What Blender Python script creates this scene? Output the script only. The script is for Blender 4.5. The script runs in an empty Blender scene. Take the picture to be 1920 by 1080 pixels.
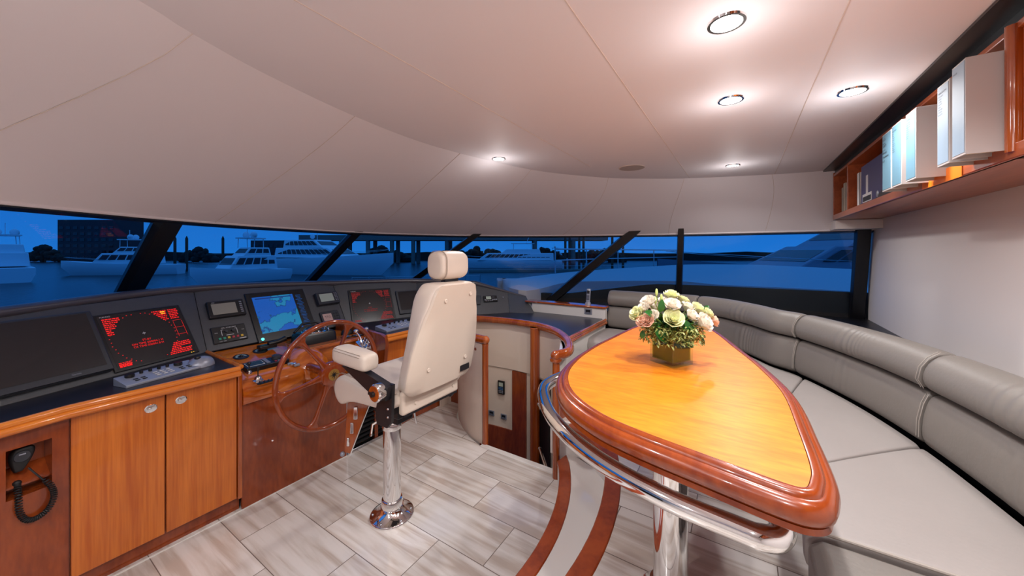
import bpy, bmesh, math, random
from mathutils import Vector, Matrix
random.seed(7)
C = bpy.context.scene.collection
PI = math.pi
# ------------------------------------------------------------------ camera
H = 1.6                                   # eye height above the helm floor
F = 670.0                                 # focal length in pixels of a 1920 wide frame
TH = math.atan(430 / 670)                 # heading of the lens, from +X towards +Y
ct, st = math.cos(TH), math.sin(TH)
cam_d = bpy.data.cameras.new('camera'); cam = bpy.data.objects.new('camera', cam_d); C.objects.link(cam)
cam_d.sensor_width = 36; cam_d.lens = F / 1920 * 36; cam_d.shift_y = -(540 - 472) / 1920
cam_d.clip_start = 0.03; cam_d.clip_end = 3000
cam.location = (0, 0, H); cam.rotation_euler = (PI / 2, 0, TH - PI / 2)
bpy.context.scene.camera = cam
# ------------------------------------------------------------------ view + dusk sky
vs = bpy.context.scene.view_settings
vs.view_transform = 'Standard'; vs.look = 'None'; vs.exposure = 0.12; vs.gamma = 1.0; vs.use_curve_mapping = False
wd = bpy.data.worlds.new('dusk'); bpy.context.scene.world = wd; wd.use_nodes = True
nt = wd.node_tree; nt.nodes.clear()
wo = nt.nodes.new('ShaderNodeOutputWorld'); bg = nt.nodes.new('ShaderNodeBackground')
tc = nt.nodes.new('ShaderNodeTexCoord'); sx = nt.nodes.new('ShaderNodeSeparateXYZ'); cr = nt.nodes.new('ShaderNodeValToRGB')
nz = nt.nodes.new('ShaderNodeTexNoise'); nz.inputs['Scale'].default_value = 3; ma = nt.nodes.new('ShaderNodeMath'); ma.operation = 'MULTIPLY_ADD'
nt.links.new(tc.outputs['Generated'], sx.inputs[0]); nt.links.new(tc.outputs['Generated'], nz.inputs['Vector'])
nt.links.new(nz.outputs['Fac'], ma.inputs[0]); ma.inputs[1].default_value = 0.06; nt.links.new(sx.outputs['Z'], ma.inputs[2])
nt.links.new(ma.outputs[0], cr.inputs[0]); nt.links.new(cr.outputs[0], bg.inputs[0]); nt.links.new(bg.outputs[0], wo.inputs[0])
e = cr.color_ramp.elements
e[0].position = 0.0; e[0].color = (0.012, 0.15, 0.50, 1)
e[1].position = 0.7; e[1].color = (0.03, 0.17, 0.50, 1)
e.new(0.16).color = (0.008, 0.115, 0.44, 1)
bg.inputs[1].default_value = 1.2
# ------------------------------------------------------------------ the ceiling lamps (positions shared with their housings below)
CEIL = 2.33
LAMPS = [(1.325, 0.04), (2.01, 0.043), (2.2, -0.425), (3.545, 0.06), (2.30, 1.60),
         (0.55, 0.04), (-0.3, 0.04), (0.9, -0.425), (-0.9, 0.9), (-0.2, 1.15)]  # this row is out of view, added to lift the ambient light
LAMP_W = 20.0
for i, (x, y) in enumerate(LAMPS):
    for kind in ('SPOT', 'POINT'):
        l = bpy.data.lights.new('downlight_' + kind.lower(), kind)
        l.color = (1.0, 0.975, 0.975)
        if kind == 'SPOT':
            l.energy = LAMP_W * 1.5; l.spot_size = math.radians(150); l.spot_blend = 0.6; l.shadow_soft_size = 0.035
            dz = 0.02
        else:
            l.energy = LAMP_W * 0.07; l.shadow_soft_size = 0.05; dz = 0.16  # weak fill lamp added below each fitting to brighten the ceiling
        o = bpy.data.objects.new('downlight_' + kind.lower(), l); C.objects.link(o); o.location = (x, y, CEIL - dz)

# ------------------------------------------------------------------ pixel rays -> points on known planes of the room
def ray(px, py):
    q = (px - 960) / F
    return Vector((ct + q * st, st - q * ct, (472 - py) / F))
def onz(px, py, z): d = ray(px, py); return Vector((0, 0, H)) + d * ((z - H) / d.z)
def ony(px, py, y): d = ray(px, py); return Vector((0, 0, H)) + d * (y / d.y)
def onx(px, py, x): d = ray(px, py); return Vector((0, 0, H)) + d * (x / d.x)
def depth(px, py, t): return Vector((0, 0, H)) + ray(px, py) * t
def onplane(px, py, p, n):
    d = ray(px, py); o = Vector((0, 0, H)); return o + d * ((p - o).dot(n) / d.dot(n))

# ------------------------------------------------------------------ materials
def lin(c):
    return tuple(((v / 255) / 12.92 if v / 255 <= .04045 else ((v / 255 + .055) / 1.055) ** 2.4) for v in c)
def mat(name, col, rough=.5, metal=0, spec=.5, coat=0, emit=None, es=0, bump=None, noise=None):
    m = bpy.data.materials.new(name); m.use_nodes = True
    b = m.node_tree.nodes['Principled BSDF']
    b.inputs['Base Color'].default_value = (*lin(col), 1); b.inputs['Roughness'].default_value = rough
    b.inputs['Metallic'].default_value = metal; b.inputs['Specular IOR Level'].default_value = spec
    b.inputs['Coat Weight'].default_value = coat; b.inputs['Coat Roughness'].default_value = .04
    N = m.node_tree.nodes; Lk = m.node_tree.links
    if emit: b.inputs['Emission Color'].default_value = (*lin(emit), 1); b.inputs['Emission Strength'].default_value = es
    if noise:      # (scale, amount)
        t = N.new('ShaderNodeTexCoord'); n = N.new('ShaderNodeTexNoise'); n.inputs['Scale'].default_value = noise[0]; n.inputs['Detail'].default_value = 5
        mx = N.new('ShaderNodeMix'); mx.data_type = 'RGBA'
        mx.inputs[6].default_value = (*[v * (1 - noise[1]) for v in lin(col)], 1); mx.inputs[7].default_value = (*[min(1, v * (1 + noise[1])) for v in lin(col)], 1)
        Lk.new(t.outputs['Object'], n.inputs['Vector']); Lk.new(n.outputs['Fac'], mx.inputs[0]); Lk.new(mx.outputs[2], b.inputs['Base Color'])
    if bump:       # (scale, strength, distance)
        t = N.new('ShaderNodeTexCoord'); n = N.new('ShaderNodeTexNoise'); n.inputs['Scale'].default_value = bump[0]; n.inputs['Detail'].default_value = 6
        bp = N.new('ShaderNodeBump'); bp.inputs['Strength'].default_value = bump[1]; bp.inputs['Distance'].default_value = bump[2]
        Lk.new(t.outputs['Object'], n.inputs['Vector']); Lk.new(n.outputs['Fac'], bp.inputs['Height']); Lk.new(bp.outputs[0], b.inputs['Normal'])
    return m
def wood(name, c1, c2, axis='Z', scale=1.0, stretch=14, rough=.16, coat=.5, fine=.35):
    m = mat(name, c1, rough, coat=coat); N = m.node_tree.nodes; Lk = m.node_tree.links; b = N['Principled BSDF']
    t = N.new('ShaderNodeTexCoord'); mp = N.new('ShaderNodeMapping')
    s = [stretch * scale] * 3; s['XYZ'.index(axis)] = 0.7 * scale; mp.inputs['Scale'].default_value = s
    n = N.new('ShaderNodeTexNoise'); n.inputs['Scale'].default_value = 1; n.inputs['Detail'].default_value = 6; n.inputs['Distortion'].default_value = .6
    n2 = N.new('ShaderNodeTexNoise'); n2.inputs['Scale'].default_value = 7; n2.inputs['Detail'].default_value = 3
    mm = N.new('ShaderNodeMix'); mm.inputs[0].default_value = fine
    r = N.new('ShaderNodeValToRGB'); r.color_ramp.elements[0].position = .38; r.color_ramp.elements[1].position = .62
    r.color_ramp.elements[0].color = (*lin(c2), 1); r.color_ramp.elements[1].color = (*lin(c1), 1)
    Lk.new(t.outputs['Object'], mp.inputs[0]); Lk.new(mp.outputs[0], n.inputs['Vector']); Lk.new(mp.outputs[0], n2.inputs['Vector'])
    Lk.new(n.outputs['Fac'], mm.inputs[2]); Lk.new(n2.outputs['Fac'], mm.inputs[3]); Lk.new(mm.outputs[0], r.inputs[0]); Lk.new(r.outputs[0], b.inputs['Base Color'])
    return m
M = {}
M['door_wood'] = wood('cherry_door', (208, 116, 40), (178, 86, 24), 'Z', 1, 20, .28, .3)
M['trim_wood'] = wood('cherry_trim', (226, 134, 44), (198, 102, 28), 'X', 1, 12, .14, .7)
M['rail_wood'] = wood('mahogany_rail', (182, 92, 28), (140, 58, 14), 'Z', 1, 8, .1, 1)
M['wheel_wood'] = wood('wheel_wood', (152, 66, 20), (116, 44, 12), 'Z', 1, 8, .12, .9)
M['dark_wood'] = wood('mahogany_burl', (150, 68, 26), (122, 50, 18), 'Z', 3, 3, .22, .5)
M['pod_wood'] = wood('pod_wood', (214, 120, 36), (164, 74, 18), 'X', 2, 3, .12, .9)
M['table_edge'] = wood('table_edge', (150, 66, 20), (116, 42, 12), 'X', 1, 6, .24, .5)
M['table_top'] = wood('table_burl', (222, 134, 24), (202, 110, 14), 'Y', 3, 4, .38, .0, .6)
M['step_wood'] = wood('step_wood', (166, 72, 22), (134, 50, 12), 'Z', 1, 6, .3, .3)
M['shelf_wood'] = wood('shelf_wood', (180, 92, 50), (150, 70, 36), 'X', 1, 10, .3, .4)
M['ceiling'] = mat('ceiling_panel', (230, 222, 224), .62, noise=(1.2, .02), bump=(220, .05, .001))
M['seam'] = mat('panel_seam', (214, 198, 188), .7)
M['wall'] = mat('wall_fabric', (222, 214, 210), .8, bump=(160, .12, .002))
M['cream'] = mat('cream_panel', (224, 208, 192), .42, noise=(2, .02))
M['gloss_white'] = mat('gloss_white', (226, 222, 216), .12, coat=.6)
M['black_lam'] = mat('black_laminate', (36, 35, 42), .3, noise=(40, .2), bump=(300, .08, .001))
M['dash'] = mat('dash_leather', (74, 76, 80), .42, noise=(60, .12), bump=(350, .25, .001))
M['dash_edge'] = mat('dash_roll', (74, 72, 80), .3, bump=(300, .2, .001))
M['black'] = mat('black_plastic', (22, 22, 24), .35)
M['screen_off'] = mat('screen_off', (30, 30, 34), .22, coat=.5)
M['bezel'] = mat('bezel_grey', (48, 50, 56), .4)
M['chrome'] = mat('chrome', (235, 235, 235), .06, 1)
M['steel'] = mat('brushed_steel', (190, 190, 194), .25, 1)
M['silver'] = mat('silver_plastic', (150, 154, 166), .35, .3)
M['lcd'] = mat('lcd_grey', (148, 146, 132), .35)
M['lcd_green'] = mat('lcd_green', (170, 184, 172), .35)
M['lcd_pink'] = mat('lcd_pink', (196, 164, 156), .4)
M['white'] = mat('white_mark', (220, 220, 220), .5)
M['red'] = mat('red_glow', (190, 20, 18), .6, emit=(235, 28, 24), es=.75)
M['red_dim'] = mat('red_dim_glow', (120, 20, 18), .6, emit=(190, 30, 30), es=.35)
M['yellow_glow'] = mat('yellow_glow', (230, 180, 30), .6, emit=(240, 190, 40), es=.8)
M['cyan_glow'] = mat('cyan_glow', (60, 220, 210), .4, emit=(90, 240, 225), es=1.6)
M['btn_green'] = mat('button_green', (40, 150, 120), .4); M['btn_red'] = mat('button_red', (180, 40, 60), .4); M['btn_yel'] = mat('button_yellow', (220, 180, 40), .4)
def leather(name, c, rough, b=(90, .25, .002)):
    return mat(name, c, rough, noise=(6, .05), bump=b)
M['cream_leather'] = leather('cream_leather', (218, 204, 190), .42, (180, .12, .001))
M['cream_shell'] = leather('cream_shell', (212, 196, 180), .38, (120, .08, .001))
M['stitch'] = mat('stitching', (150, 132, 116), .8)
M['grey_stitch'] = mat('grey_stitching', (156, 148, 140), .8)
M['bracket'] = mat('dark_bracket', (38, 36, 40), .4, .3)
M['binder_white'] = mat('binder_white', (186, 180, 178), .45)
M['binder_blue'] = mat('binder_blue', (88, 126, 144), .55, noise=(14, .1))
M['binder_pale'] = mat('binder_pale_blue', (134, 156, 176), .5, noise=(14, .08))
M['ink'] = mat('ink', (40, 42, 50), .7)
M['book_blue'] = mat('book_navy', (38, 46, 110), .35); M['book_grey'] = mat('book_grey', (88, 92, 106), .4)
M['page'] = mat('page_cream', (206, 192, 170), .6); M['page2'] = mat('page_grey', (170, 156, 140), .6)
M['tape'] = mat('orange_tape', (236, 120, 24), .4)
M['frame_black'] = mat('frame_black', (16, 16, 20), .35)
M['rubber'] = mat('rubber', (20, 20, 22), .55)
M['brass'] = mat('brass', (206, 160, 84), .3, .8)
M['plate_white'] = mat('gauge_face', (150, 176, 176), .4)
M['speaker'] = mat('speaker_grille', (176, 162, 154), .7, bump=(900, .5, .001))
M['leaf'] = mat('leaf_green', (34, 92, 34), .35, noise=(20, .25)); M['leaf2'] = mat('leaf_pale', (132, 136, 70), .45, noise=(30, .3))
M['stem'] = mat('stem_green', (110, 130, 50), .5)
M['rose_white'] = mat('rose_white', (246, 238, 224), .5); M['rose_lime'] = mat('rose_lime', (236, 238, 190), .5); M['rose_peach'] = mat('rose_peach', (246, 208, 186), .5)
M['bud'] = mat('bud_green', (196, 214, 126), .5)
M['boat'] = mat('boat_white', (226, 232, 238), .35); M['boat_dark'] = mat('boat_glass', (14, 18, 26), .15)
M['boat_grey'] = mat('boat_grey', (120, 124, 140), .35)
M['concrete'] = mat('concrete', (120, 116, 110), .9, noise=(2, .2)); M['pile'] = mat('pile_brown', (70, 54, 44), .9, noise=(3, .3))
M['tree'] = mat('tree_dark', (24, 34, 28), .9, noise=(2, .4)); M['facade'] = mat('facade', (52, 54, 60), .8, noise=(6, .3))
M['hull_blue'] = mat('hull_blue', (60, 110, 160), .3)
# grey sofa leather with fine creases
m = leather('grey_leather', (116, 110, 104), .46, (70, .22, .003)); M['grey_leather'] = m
m = leather('grey_leather_lit', (150, 143, 139), .46, (70, .2, .003)); M['grey_seat_lit'] = m  # same leather in a paler copy, brighter light on seat tops put into colour
# glass: clear tinted pane with real Fresnel reflection
def glass(name, tint, f0=.04, f1=.7):
    m = bpy.data.materials.new(name); m.use_nodes = True; N = m.node_tree.nodes; Lk = m.node_tree.links; N.clear()
    o = N.new('ShaderNodeOutputMaterial'); t = N.new('ShaderNodeBsdfTransparent'); g = N.new('ShaderNodeBsdfGlossy'); lw = N.new('ShaderNodeLayerWeight'); mx = N.new('ShaderNodeMixShader')
    pw = N.new('ShaderNodeMath'); pw.operation = 'POWER'; pw.inputs[1].default_value = 5; ad = N.new('ShaderNodeMath'); ad.operation = 'MULTIPLY_ADD'; ad.inputs[1].default_value = f1; ad.inputs[2].default_value = f0
    t.inputs[0].default_value = (*tint, 1); g.inputs['Roughness'].default_value = 0.0; lw.inputs['Blend'].default_value = .5
    Lk.new(lw.outputs['Facing'], pw.inputs[0]); Lk.new(pw.outputs[0], ad.inputs[0]); Lk.new(ad.outputs[0], mx.inputs[0]); Lk.new(t.outputs[0], mx.inputs[1]); Lk.new(g.outputs[0], mx.inputs[2]); Lk.new(mx.outputs[0], o.inputs[0]); return m
M['pane'] = glass('window_glass', (.82, .92, 1.0), .03, .6)
M['vase_glass'] = glass('vase_glass', (.88, .95, .90), .07)
M['vase_water'] = glass('vase_water', (.78, .86, .60), .02)
# porcelain plank tiles: X courses of .301, length .613 along Y
m = mat('floor_tile', (214, 204, 196), .16, coat=.35); M['tile'] = m
N = m.node_tree.nodes; Lk = m.node_tree.links; b = N['Principled BSDF']
t = N.new('ShaderNodeTexCoord'); s_ = N.new('ShaderNodeSeparateXYZ'); cb = N.new('ShaderNodeCombineXYZ'); a1 = N.new('ShaderNodeMath'); a2 = N.new('ShaderNodeMath')
Lk.new(t.outputs['Object'], s_.inputs[0]); a1.inputs[1].default_value = -1.4135 + .613 * 20; a2.inputs[1].default_value = -.849 + .301 * 40
Lk.new(s_.outputs['Y'], a1.inputs[0]); Lk.new(s_.outputs['X'], a2.inputs[0]); Lk.new(a1.outputs[0], cb.inputs[0]); Lk.new(a2.outputs[0], cb.inputs[1])
br = N.new('ShaderNodeTexBrick'); br.offset = .5; br.offset_frequency = 2; br.inputs['Scale'].default_value = 1; br.inputs['Brick Width'].default_value = .613; br.inputs['Row Height'].default_value = .301
br.inputs['Mortar Size'].default_value = .0022; br.inputs['Mortar Smooth'].default_value = .1; br.inputs['Bias'].default_value = 0
br.inputs['Color1'].default_value = (0, 0, 0, 1); br.inputs['Color2'].default_value = (1, 1, 1, 1); br.inputs['Mortar'].default_value = (.5, .5, .5, 1)
Lk.new(cb.outputs[0], br.inputs['Vector'])
ml = N.new('ShaderNodeMath'); ml.operation = 'MULTIPLY'; ml.inputs[1].default_value = 37; Lk.new(br.outputs['Color'], ml.inputs[0])
mp = N.new('ShaderNodeMapping'); mp.inputs['Scale'].default_value = (11, .9, 1); mp.inputs['Rotation'].default_value = (0, 0, .06); Lk.new(t.outputs['Object'], mp.inputs[0])
n1 = N.new('ShaderNodeTexNoise'); n1.noise_dimensions = '4D'; n1.inputs['Scale'].default_value = 1.3; n1.inputs['Detail'].default_value = 7; n1.inputs['Distortion'].default_value = .9
Lk.new(mp.outputs[0], n1.inputs['Vector']); Lk.new(ml.outputs[0], n1.inputs['W'])
r = N.new('ShaderNodeValToRGB'); Lk.new(n1.outputs['Fac'], r.inputs[0])
es_ = r.color_ramp.elements; es_[0].position = .30; es_[0].color = (*lin((188, 175, 164)), 1); es_[1].position = .60; es_[1].color = (*lin((226, 220, 214)), 1)
es_.new(.40).color = (*lin((194, 180, 168)), 1); es_.new(.50).color = (*lin((214, 206, 198)), 1)
hs = N.new('ShaderNodeHueSaturation'); mr = N.new('ShaderNodeMapRange'); mr.inputs[3].default_value = .88; mr.inputs[4].default_value = 1.05
Lk.new(br.outputs['Color'], mr.inputs[0]); Lk.new(mr.outputs[0], hs.inputs['Value']); Lk.new(r.outputs[0], hs.inputs['Color'])
mx = N.new('ShaderNodeMix'); mx.data_type = 'RGBA'; mx.inputs[7].default_value = (*lin((120, 108, 100)), 1)
Lk.new(br.outputs['Fac'], mx.inputs[0]); Lk.new(hs.outputs[0], mx.inputs[6]); Lk.new(mx.outputs[2], b.inputs['Base Color'])
# sea water
m = mat('water', (6, 14, 24), .25, spec=.25, bump=(.8, .5, .3)); M['water'] = m
# chart plotter display (lit screen)
m = bpy.data.materials.new('chart_display'); m.use_nodes = True; M['chart'] = m; N = m.node_tree.nodes; Lk = m.node_tree.links; b = N['Principled BSDF']
t = N.new('ShaderNodeTexCoord'); n1 = N.new('ShaderNodeTexNoise'); n1.inputs['Scale'].default_value = 6; n1.inputs['Detail'].default_value = 9; n1.inputs['Roughness'].default_value = .55
Lk.new(t.outputs['Object'], n1.inputs['Vector']); r = N.new('ShaderNodeValToRGB'); Lk.new(n1.outputs['Fac'], r.inputs[0])
es_ = r.color_ramp.elements; es_[0].position = .0; es_[0].color = (*lin((10, 84, 190)), 1); es_[1].position = 1; es_[1].color = (*lin((40, 150, 190)), 1)
es_.new(.47).color = (*lin((14, 100, 205)), 1); es_.new(.485).color = (*lin((10, 60, 120)), 1); es_.new(.50).color = (*lin((30, 145, 200)), 1)
b.inputs['Base Color'].default_value = (.01, .01, .02, 1); b.inputs['Roughness'].default_value = .2
Lk.new(r.outputs[0], b.inputs['Emission Color']); b.inputs['Emission Strength'].default_value = .6
M['downlight_glow'] = mat('lamp_glow', (255, 250, 240), .5, emit=(255, 250, 244), es=14)

# ------------------------------------------------------------------ mesh builder
class MB:
    def __init__(s): s.v = []; s.f = []; s.mi = []; s.mats = []; s.cur = 0; s.sm = []
    def use(s, m):
        if m not in s.mats: s.mats.append(m)
        s.cur = s.mats.index(m); return s
    def add(s, vs_, fs, smooth=True):
        o = len(s.v); s.v += [Vector(p) for p in vs_]
        for f in fs: s.f.append([i + o for i in f]); s.mi.append(s.cur); s.sm.append(smooth)
        return s
    def box(s, c, d, R=None):
        c = Vector(c); R = R or Matrix.Identity(3); x, y, z = d[0] / 2, d[1] / 2, d[2] / 2
        p = [c + R @ Vector((a * x, b_ * y, e_ * z)) for a in (-1, 1) for b_ in (-1, 1) for e_ in (-1, 1)]
        return s.add(p, [(0, 1, 3, 2), (4, 6, 7, 5), (0, 4, 5, 1), (2, 3, 7, 6), (0, 2, 6, 4), (1, 5, 7, 3)])
    def bb(s, x0, x1, y0, y1, z0, z1): return s.box(((x0 + x1) / 2, (y0 + y1) / 2, (z0 + z1) / 2), (abs(x1 - x0), abs(y1 - y0), abs(z1 - z0)))
    def loft(s, secs, closed=True, cap=True, loop=False):
        n = len(secs[0]); vs_ = [p for q in secs for p in q]; fs = []
        m_ = len(secs); rng = range(m_ if loop else m_ - 1)
        for i in rng:
            for j in range(n if closed else n - 1):
                a = i * n + j; b_ = i * n + (j + 1) % n; c = ((i + 1) % m_) * n + (j + 1) % n; d = ((i + 1) % m_) * n + j
                fs.append((a, b_, c, d))
        if cap and closed and not loop: fs.append(tuple(range(n))[::-1]); fs.append(tuple((m_ - 1) * n + j for j in range(n)))
        return s.add(vs_, fs)
    def tube(s, path, r, n=12, cap=True, loop=False, flat=None):
        path = [Vector(p) for p in path]; rr = r if isinstance(r, (list, tuple)) else [r] * len(path); secs = []; up = None; m_ = len(path)
        for i, p in enumerate(path):
            a = path[(i - 1) % m_] if (loop or i) else path[0]; b_ = path[(i + 1) % m_] if (loop or i < m_ - 1) else path[-1]
            t_ = (b_ - a).normalized()
            if up is None: up = Vector((0, 0, 1)) if abs(t_.z) < .9 else Vector((1, 0, 0))
            sd = t_.cross(up).normalized(); up = sd.cross(t_).normalized()
            k = flat if flat else (1, 1)
            secs.append([p + sd * (math.cos(2 * PI * j / n) * rr[i] * k[0]) + up * (math.sin(2 * PI * j / n) * rr[i] * k[1]) for j in range(n)])
        return s.loft(secs, True, cap, loop)
    def lathe(s, c, prof, n=24, R=None, cap=True):
        c = Vector(c); R = R or Matrix.Identity(3)
        secs = [[c + R @ Vector((math.cos(2 * PI * j / n) * r_, math.sin(2 * PI * j / n) * r_, z_)) for j in range(n)] for r_, z_ in prof]
        return s.loft(secs, True, cap)
    def prism(s, poly, z0, z1):
        n = len(poly); vs_ = [(p[0], p[1], z0) for p in poly] + [(p[0], p[1], z1) for p in poly]
        fs = [tuple(range(n))[::-1], tuple(range(n, 2 * n))] + [(i, (i + 1) % n, n + (i + 1) % n, n + i) for i in range(n)]
        return s.add(vs_, fs)
    def quadbox(s, q, nrm, h):   # four corners extruded along a normal
        q = [Vector(p) for p in q]; w_ = [p + Vector(nrm) * h for p in q]
        return s.add(q + w_, [(3, 2, 1, 0), (4, 5, 6, 7)] + [(i, (i + 1) % 4, 4 + (i + 1) % 4, 4 + i) for i in range(4)])
    def ball(s, c, r, n=10, m_=7):
        c = Vector(c); r = r if isinstance(r, (tuple, list)) else (r, r, r)
        return s.loft([[c + Vector((math.cos(2 * PI * j / n) * max(1e-4, math.sin(PI * i / m_)) * r[0], math.sin(2 * PI * j / n) * max(1e-4, math.sin(PI * i / m_)) * r[1], math.cos(PI * i / m_) * r[2])) for j in range(n)] for i in range(m_ + 1)], True, False)
    def build(s, name, m=None, parent=None, bevel=0, subd=0, label=None, ang=38, seg=2):
        if m is not None and not s.mats: s.mats = [m]
        me = bpy.data.meshes.new(name); off = Vector((0, 0, 0))
        if parent is not None:
            off = parent['_o'] if '_o' in parent.keys() else Vector((0, 0, 0)); off = Vector(off)
        me.from_pydata([tuple(p - off) for p in s.v], [], s.f)
        for m_ in s.mats: me.materials.append(M[m_] if isinstance(m_, str) else m_)
        for i, p in enumerate(me.polygons): p.material_index = min(s.mi[i], max(0, len(s.mats) - 1)); p.use_smooth = True
        bm = bmesh.new(); bm.from_mesh(me); bmesh.ops.recalc_face_normals(bm, faces=bm.faces)
        for e_ in bm.edges:
            if len(e_.link_faces) == 2 and e_.calc_face_angle(0) > math.radians(ang): e_.smooth = False
        bm.to_mesh(me); bm.free()
        o = bpy.data.objects.new(name, me); C.objects.link(o)
        if parent is not None: o.parent = parent; o['_o'] = tuple(off)
        else: o['_o'] = (0, 0, 0)
        if bevel:
            bv = o.modifiers.new('bevel', 'BEVEL'); bv.width = bevel; bv.segments = seg; bv.limit_method = 'ANGLE'; bv.angle_limit = math.radians(35); bv.harden_normals = False
        if subd: sd = o.modifiers.new('sub', 'SUBSURF'); sd.levels = subd; sd.render_levels = subd
        if label: o['label'] = label
        return o
def tag(o, label=None, cat=None, group=None, kind=None):
    if label: o['label'] = label
    if cat: o['category'] = cat
    if group: o['group'] = group
    if kind: o['kind'] = kind
    return o
def thing(name, loc, label, cat, group=None):
    o = bpy.data.objects.new(name, None); C.objects.link(o); o.location = loc; o['_o'] = tuple(loc); o.empty_display_size = .05
    return tag(o, label, cat, group)
def struct(o): o['kind'] = 'structure'; return o
def text(body, size, org, xd, yd, m, name='lettering', parent=None, depth_=.0004, align='CENTER'):
    cu = bpy.data.curves.new('t', 'FONT'); cu.body = body; cu.size = size; cu.align_x = align; cu.align_y = 'CENTER'; cu.resolution_u = 2
    ob = bpy.data.objects.new('t', cu); C.objects.link(ob); bpy.context.view_layer.update()
    me = bpy.data.meshes.new_from_object(ob); bpy.data.objects.remove(ob)
    xd = Vector(xd).normalized(); yd = Vector(yd).normalized(); n = xd.cross(yd); org = Vector(org)
    b_ = MB(); b_.use(m); b_.add([org + xd * v.co.x + yd * v.co.y + n * depth_ for v in me.vertices], [tuple(p.vertices) for p in me.polygons])
    return b_.build(name, None, parent)
def catmull(pts, n=6, closed=False):
    P = [Vector(p) for p in pts]; out = []; m_ = len(P)
    for i in range(m_ if closed else m_ - 1):
        p1, p2 = P[i], P[(i + 1) % m_]; p0 = P[i - 1] if (i or closed) else p1 * 2 - p2; p3 = P[(i + 2) % m_] if (closed or i < m_ - 2) else p2 * 2 - p1
        for k in range(n):
            t_ = k / n; out.append(.5 * ((2 * p1) + (p2 - p0) * t_ + (2 * p0 - 5 * p1 + 4 * p2 - p3) * t_ * t_ + (3 * p1 - p0 - 3 * p2 + p3) * t_ ** 3))
    if not closed: out.append(P[-1])
    return out
def rrect(w, h, r, n=4):   # rounded rectangle outline centred on 0
    o = []
    for cx, cy, a0 in ((w / 2 - r, h / 2 - r, 0), (-w / 2 + r, h / 2 - r, 90), (-w / 2 + r, -h / 2 + r, 180), (w / 2 - r, -h / 2 + r, 270)):
        for k in range(n + 1):
            a = math.radians(a0 + 90 * k / n); o.append((cx + r * math.cos(a), cy + r * math.sin(a)))
    return o
def V(*a): return Vector(a)

#@@SETTING
# ================================================================== SETTING
ARC_C = (1.43, 2.33)
def arcpt(r, a): return (ARC_C[0] + r * math.cos(a), ARC_C[1] + r * math.sin(a))
A0, A1 = math.radians(-165), math.radians(-61)
def arcs(r, n=40, a0=A0, a1=A1): return [arcpt(r, a0 + (a1 - a0) * i / n) for i in range(n + 1)]
# main floor: helm circle region plus threshold side; ends at stair opening
b = MB()
well = [(2.34, 1.10), (2.34, 1.82), (2.40, 1.98), (2.50, 2.15), (2.62, 2.32), (2.8, 2.45)]
poly = [(-1.9, 3.4), (-1.9, -1.3)] + [(1.2, -1.3), (2.34, .4)] + well + [(3.2, 2.6), (3.2, 3.6)]
b.prism(poly, -.12, 0.0)
struct(b.build('floor', 'tile'))
# raised dinette platform floor
PL = .36
edgeR = [V(*p, 0) for p in arcs(1.77, 40, A0, math.radians(-66))] + [V(2.25, .83, 0), V(2.30, .93, 0), V(2.32, 1.04, 0)]
edgeRi = [V(*p, 0) for p in arcs(1.855, 40, A0, math.radians(-65))] + [V(2.33, .78, 0), V(2.38, .88, 0), V(2.40, 1.04, 0)]
plat = [(p.x, p.y) for p in edgeRi] + [(2.4, 1.2), (3.75, 1.2), (4.5, 1.2), (4.5, -1.05), (-1.75, -1.05), (-1.75, 1.7)]
b = MB(); b.prism(plat, .1, PL); struct(b.build('floor', 'tile'))
# curved steps: upper nosing, white tread, lower nosing
def band(name, outer, inner, z0, z1, m, bev=.006):
    q = [(p.x, p.y) for p in outer] + [(p.x, p.y) for p in inner][::-1]
    b_ = MB(); n = len(outer)
    vs_ = [(p.x, p.y, z) for z in (z0, z1) for p in outer] + [(p.x, p.y, z) for z in (z0, z1) for p in inner]
    fs = []
    for i in range(n - 1):
        a, c_ = i, i + 1
        fs += [(a, c_, n + c_, n + a), (2 * n + a, 3 * n + a, 3 * n + c_, 2 * n + c_), (n + a, n + c_, 3 * n + c_, 3 * n + a), (a, 2 * n + a, 2 * n + c_, c_)]
    fs += [(0, n, 3 * n, 2 * n), (n - 1, 3 * n - 1, 4 * n - 1, 2 * n - 1)]
    b_.add(vs_, fs); return struct(b_.build(name, m, bevel=bev))
band('trim_1', edgeR, edgeRi, .33, PL + .004, 'step_wood')
stepO = [V(*p, 0) for p in arcs(1.50, 40, A0, math.radians(-61))] + [V(2.2, 1.05, 0)]
stepI = [V(*p, 0) for p in arcs(1.575, 40, A0, math.radians(-59.5))] + [V(2.31, 1.03, 0)]
band('trim_2', stepO, stepI, .150, .184, 'step_wood')
stepB = [V(*p, 0) for p in arcs(1.80, 40, A0, math.radians(-64))] + [V(2.36, 1.05, 0)]
band('trim_3', stepI, stepB, .14, .18, 'gloss_white', 0)
riser1 = [p * 1 for p in stepO]; r1i = [V(*p, 0) for p in arcs(1.53, 40, A0, math.radians(-60))] + [V(2.25, 1.04, 0)]
r1o = [V(*p, 0) for p in arcs(1.515, 40, A0, math.radians(-61))] + [V(2.21, 1.05, 0)]
band('trim_4', r1o, r1i, 0, .152, 'gloss_white', 0)
r2o = [V(*p, 0) for p in arcs(1.785, 40, A0, math.radians(-66))] + [V(2.27, .83, 0), V(2.32, .93, 0), V(2.33, 1.04, 0)]
r2i = [V(*p, 0) for p in arcs(1.80, 40, A0, math.radians(-66))] + [V(2.28, .82, 0), V(2.33, .92, 0), V(2.345, 1.04, 0)]
band('trim_5', r2o, r2i, .18, .335, 'gloss_white', 0)
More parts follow.
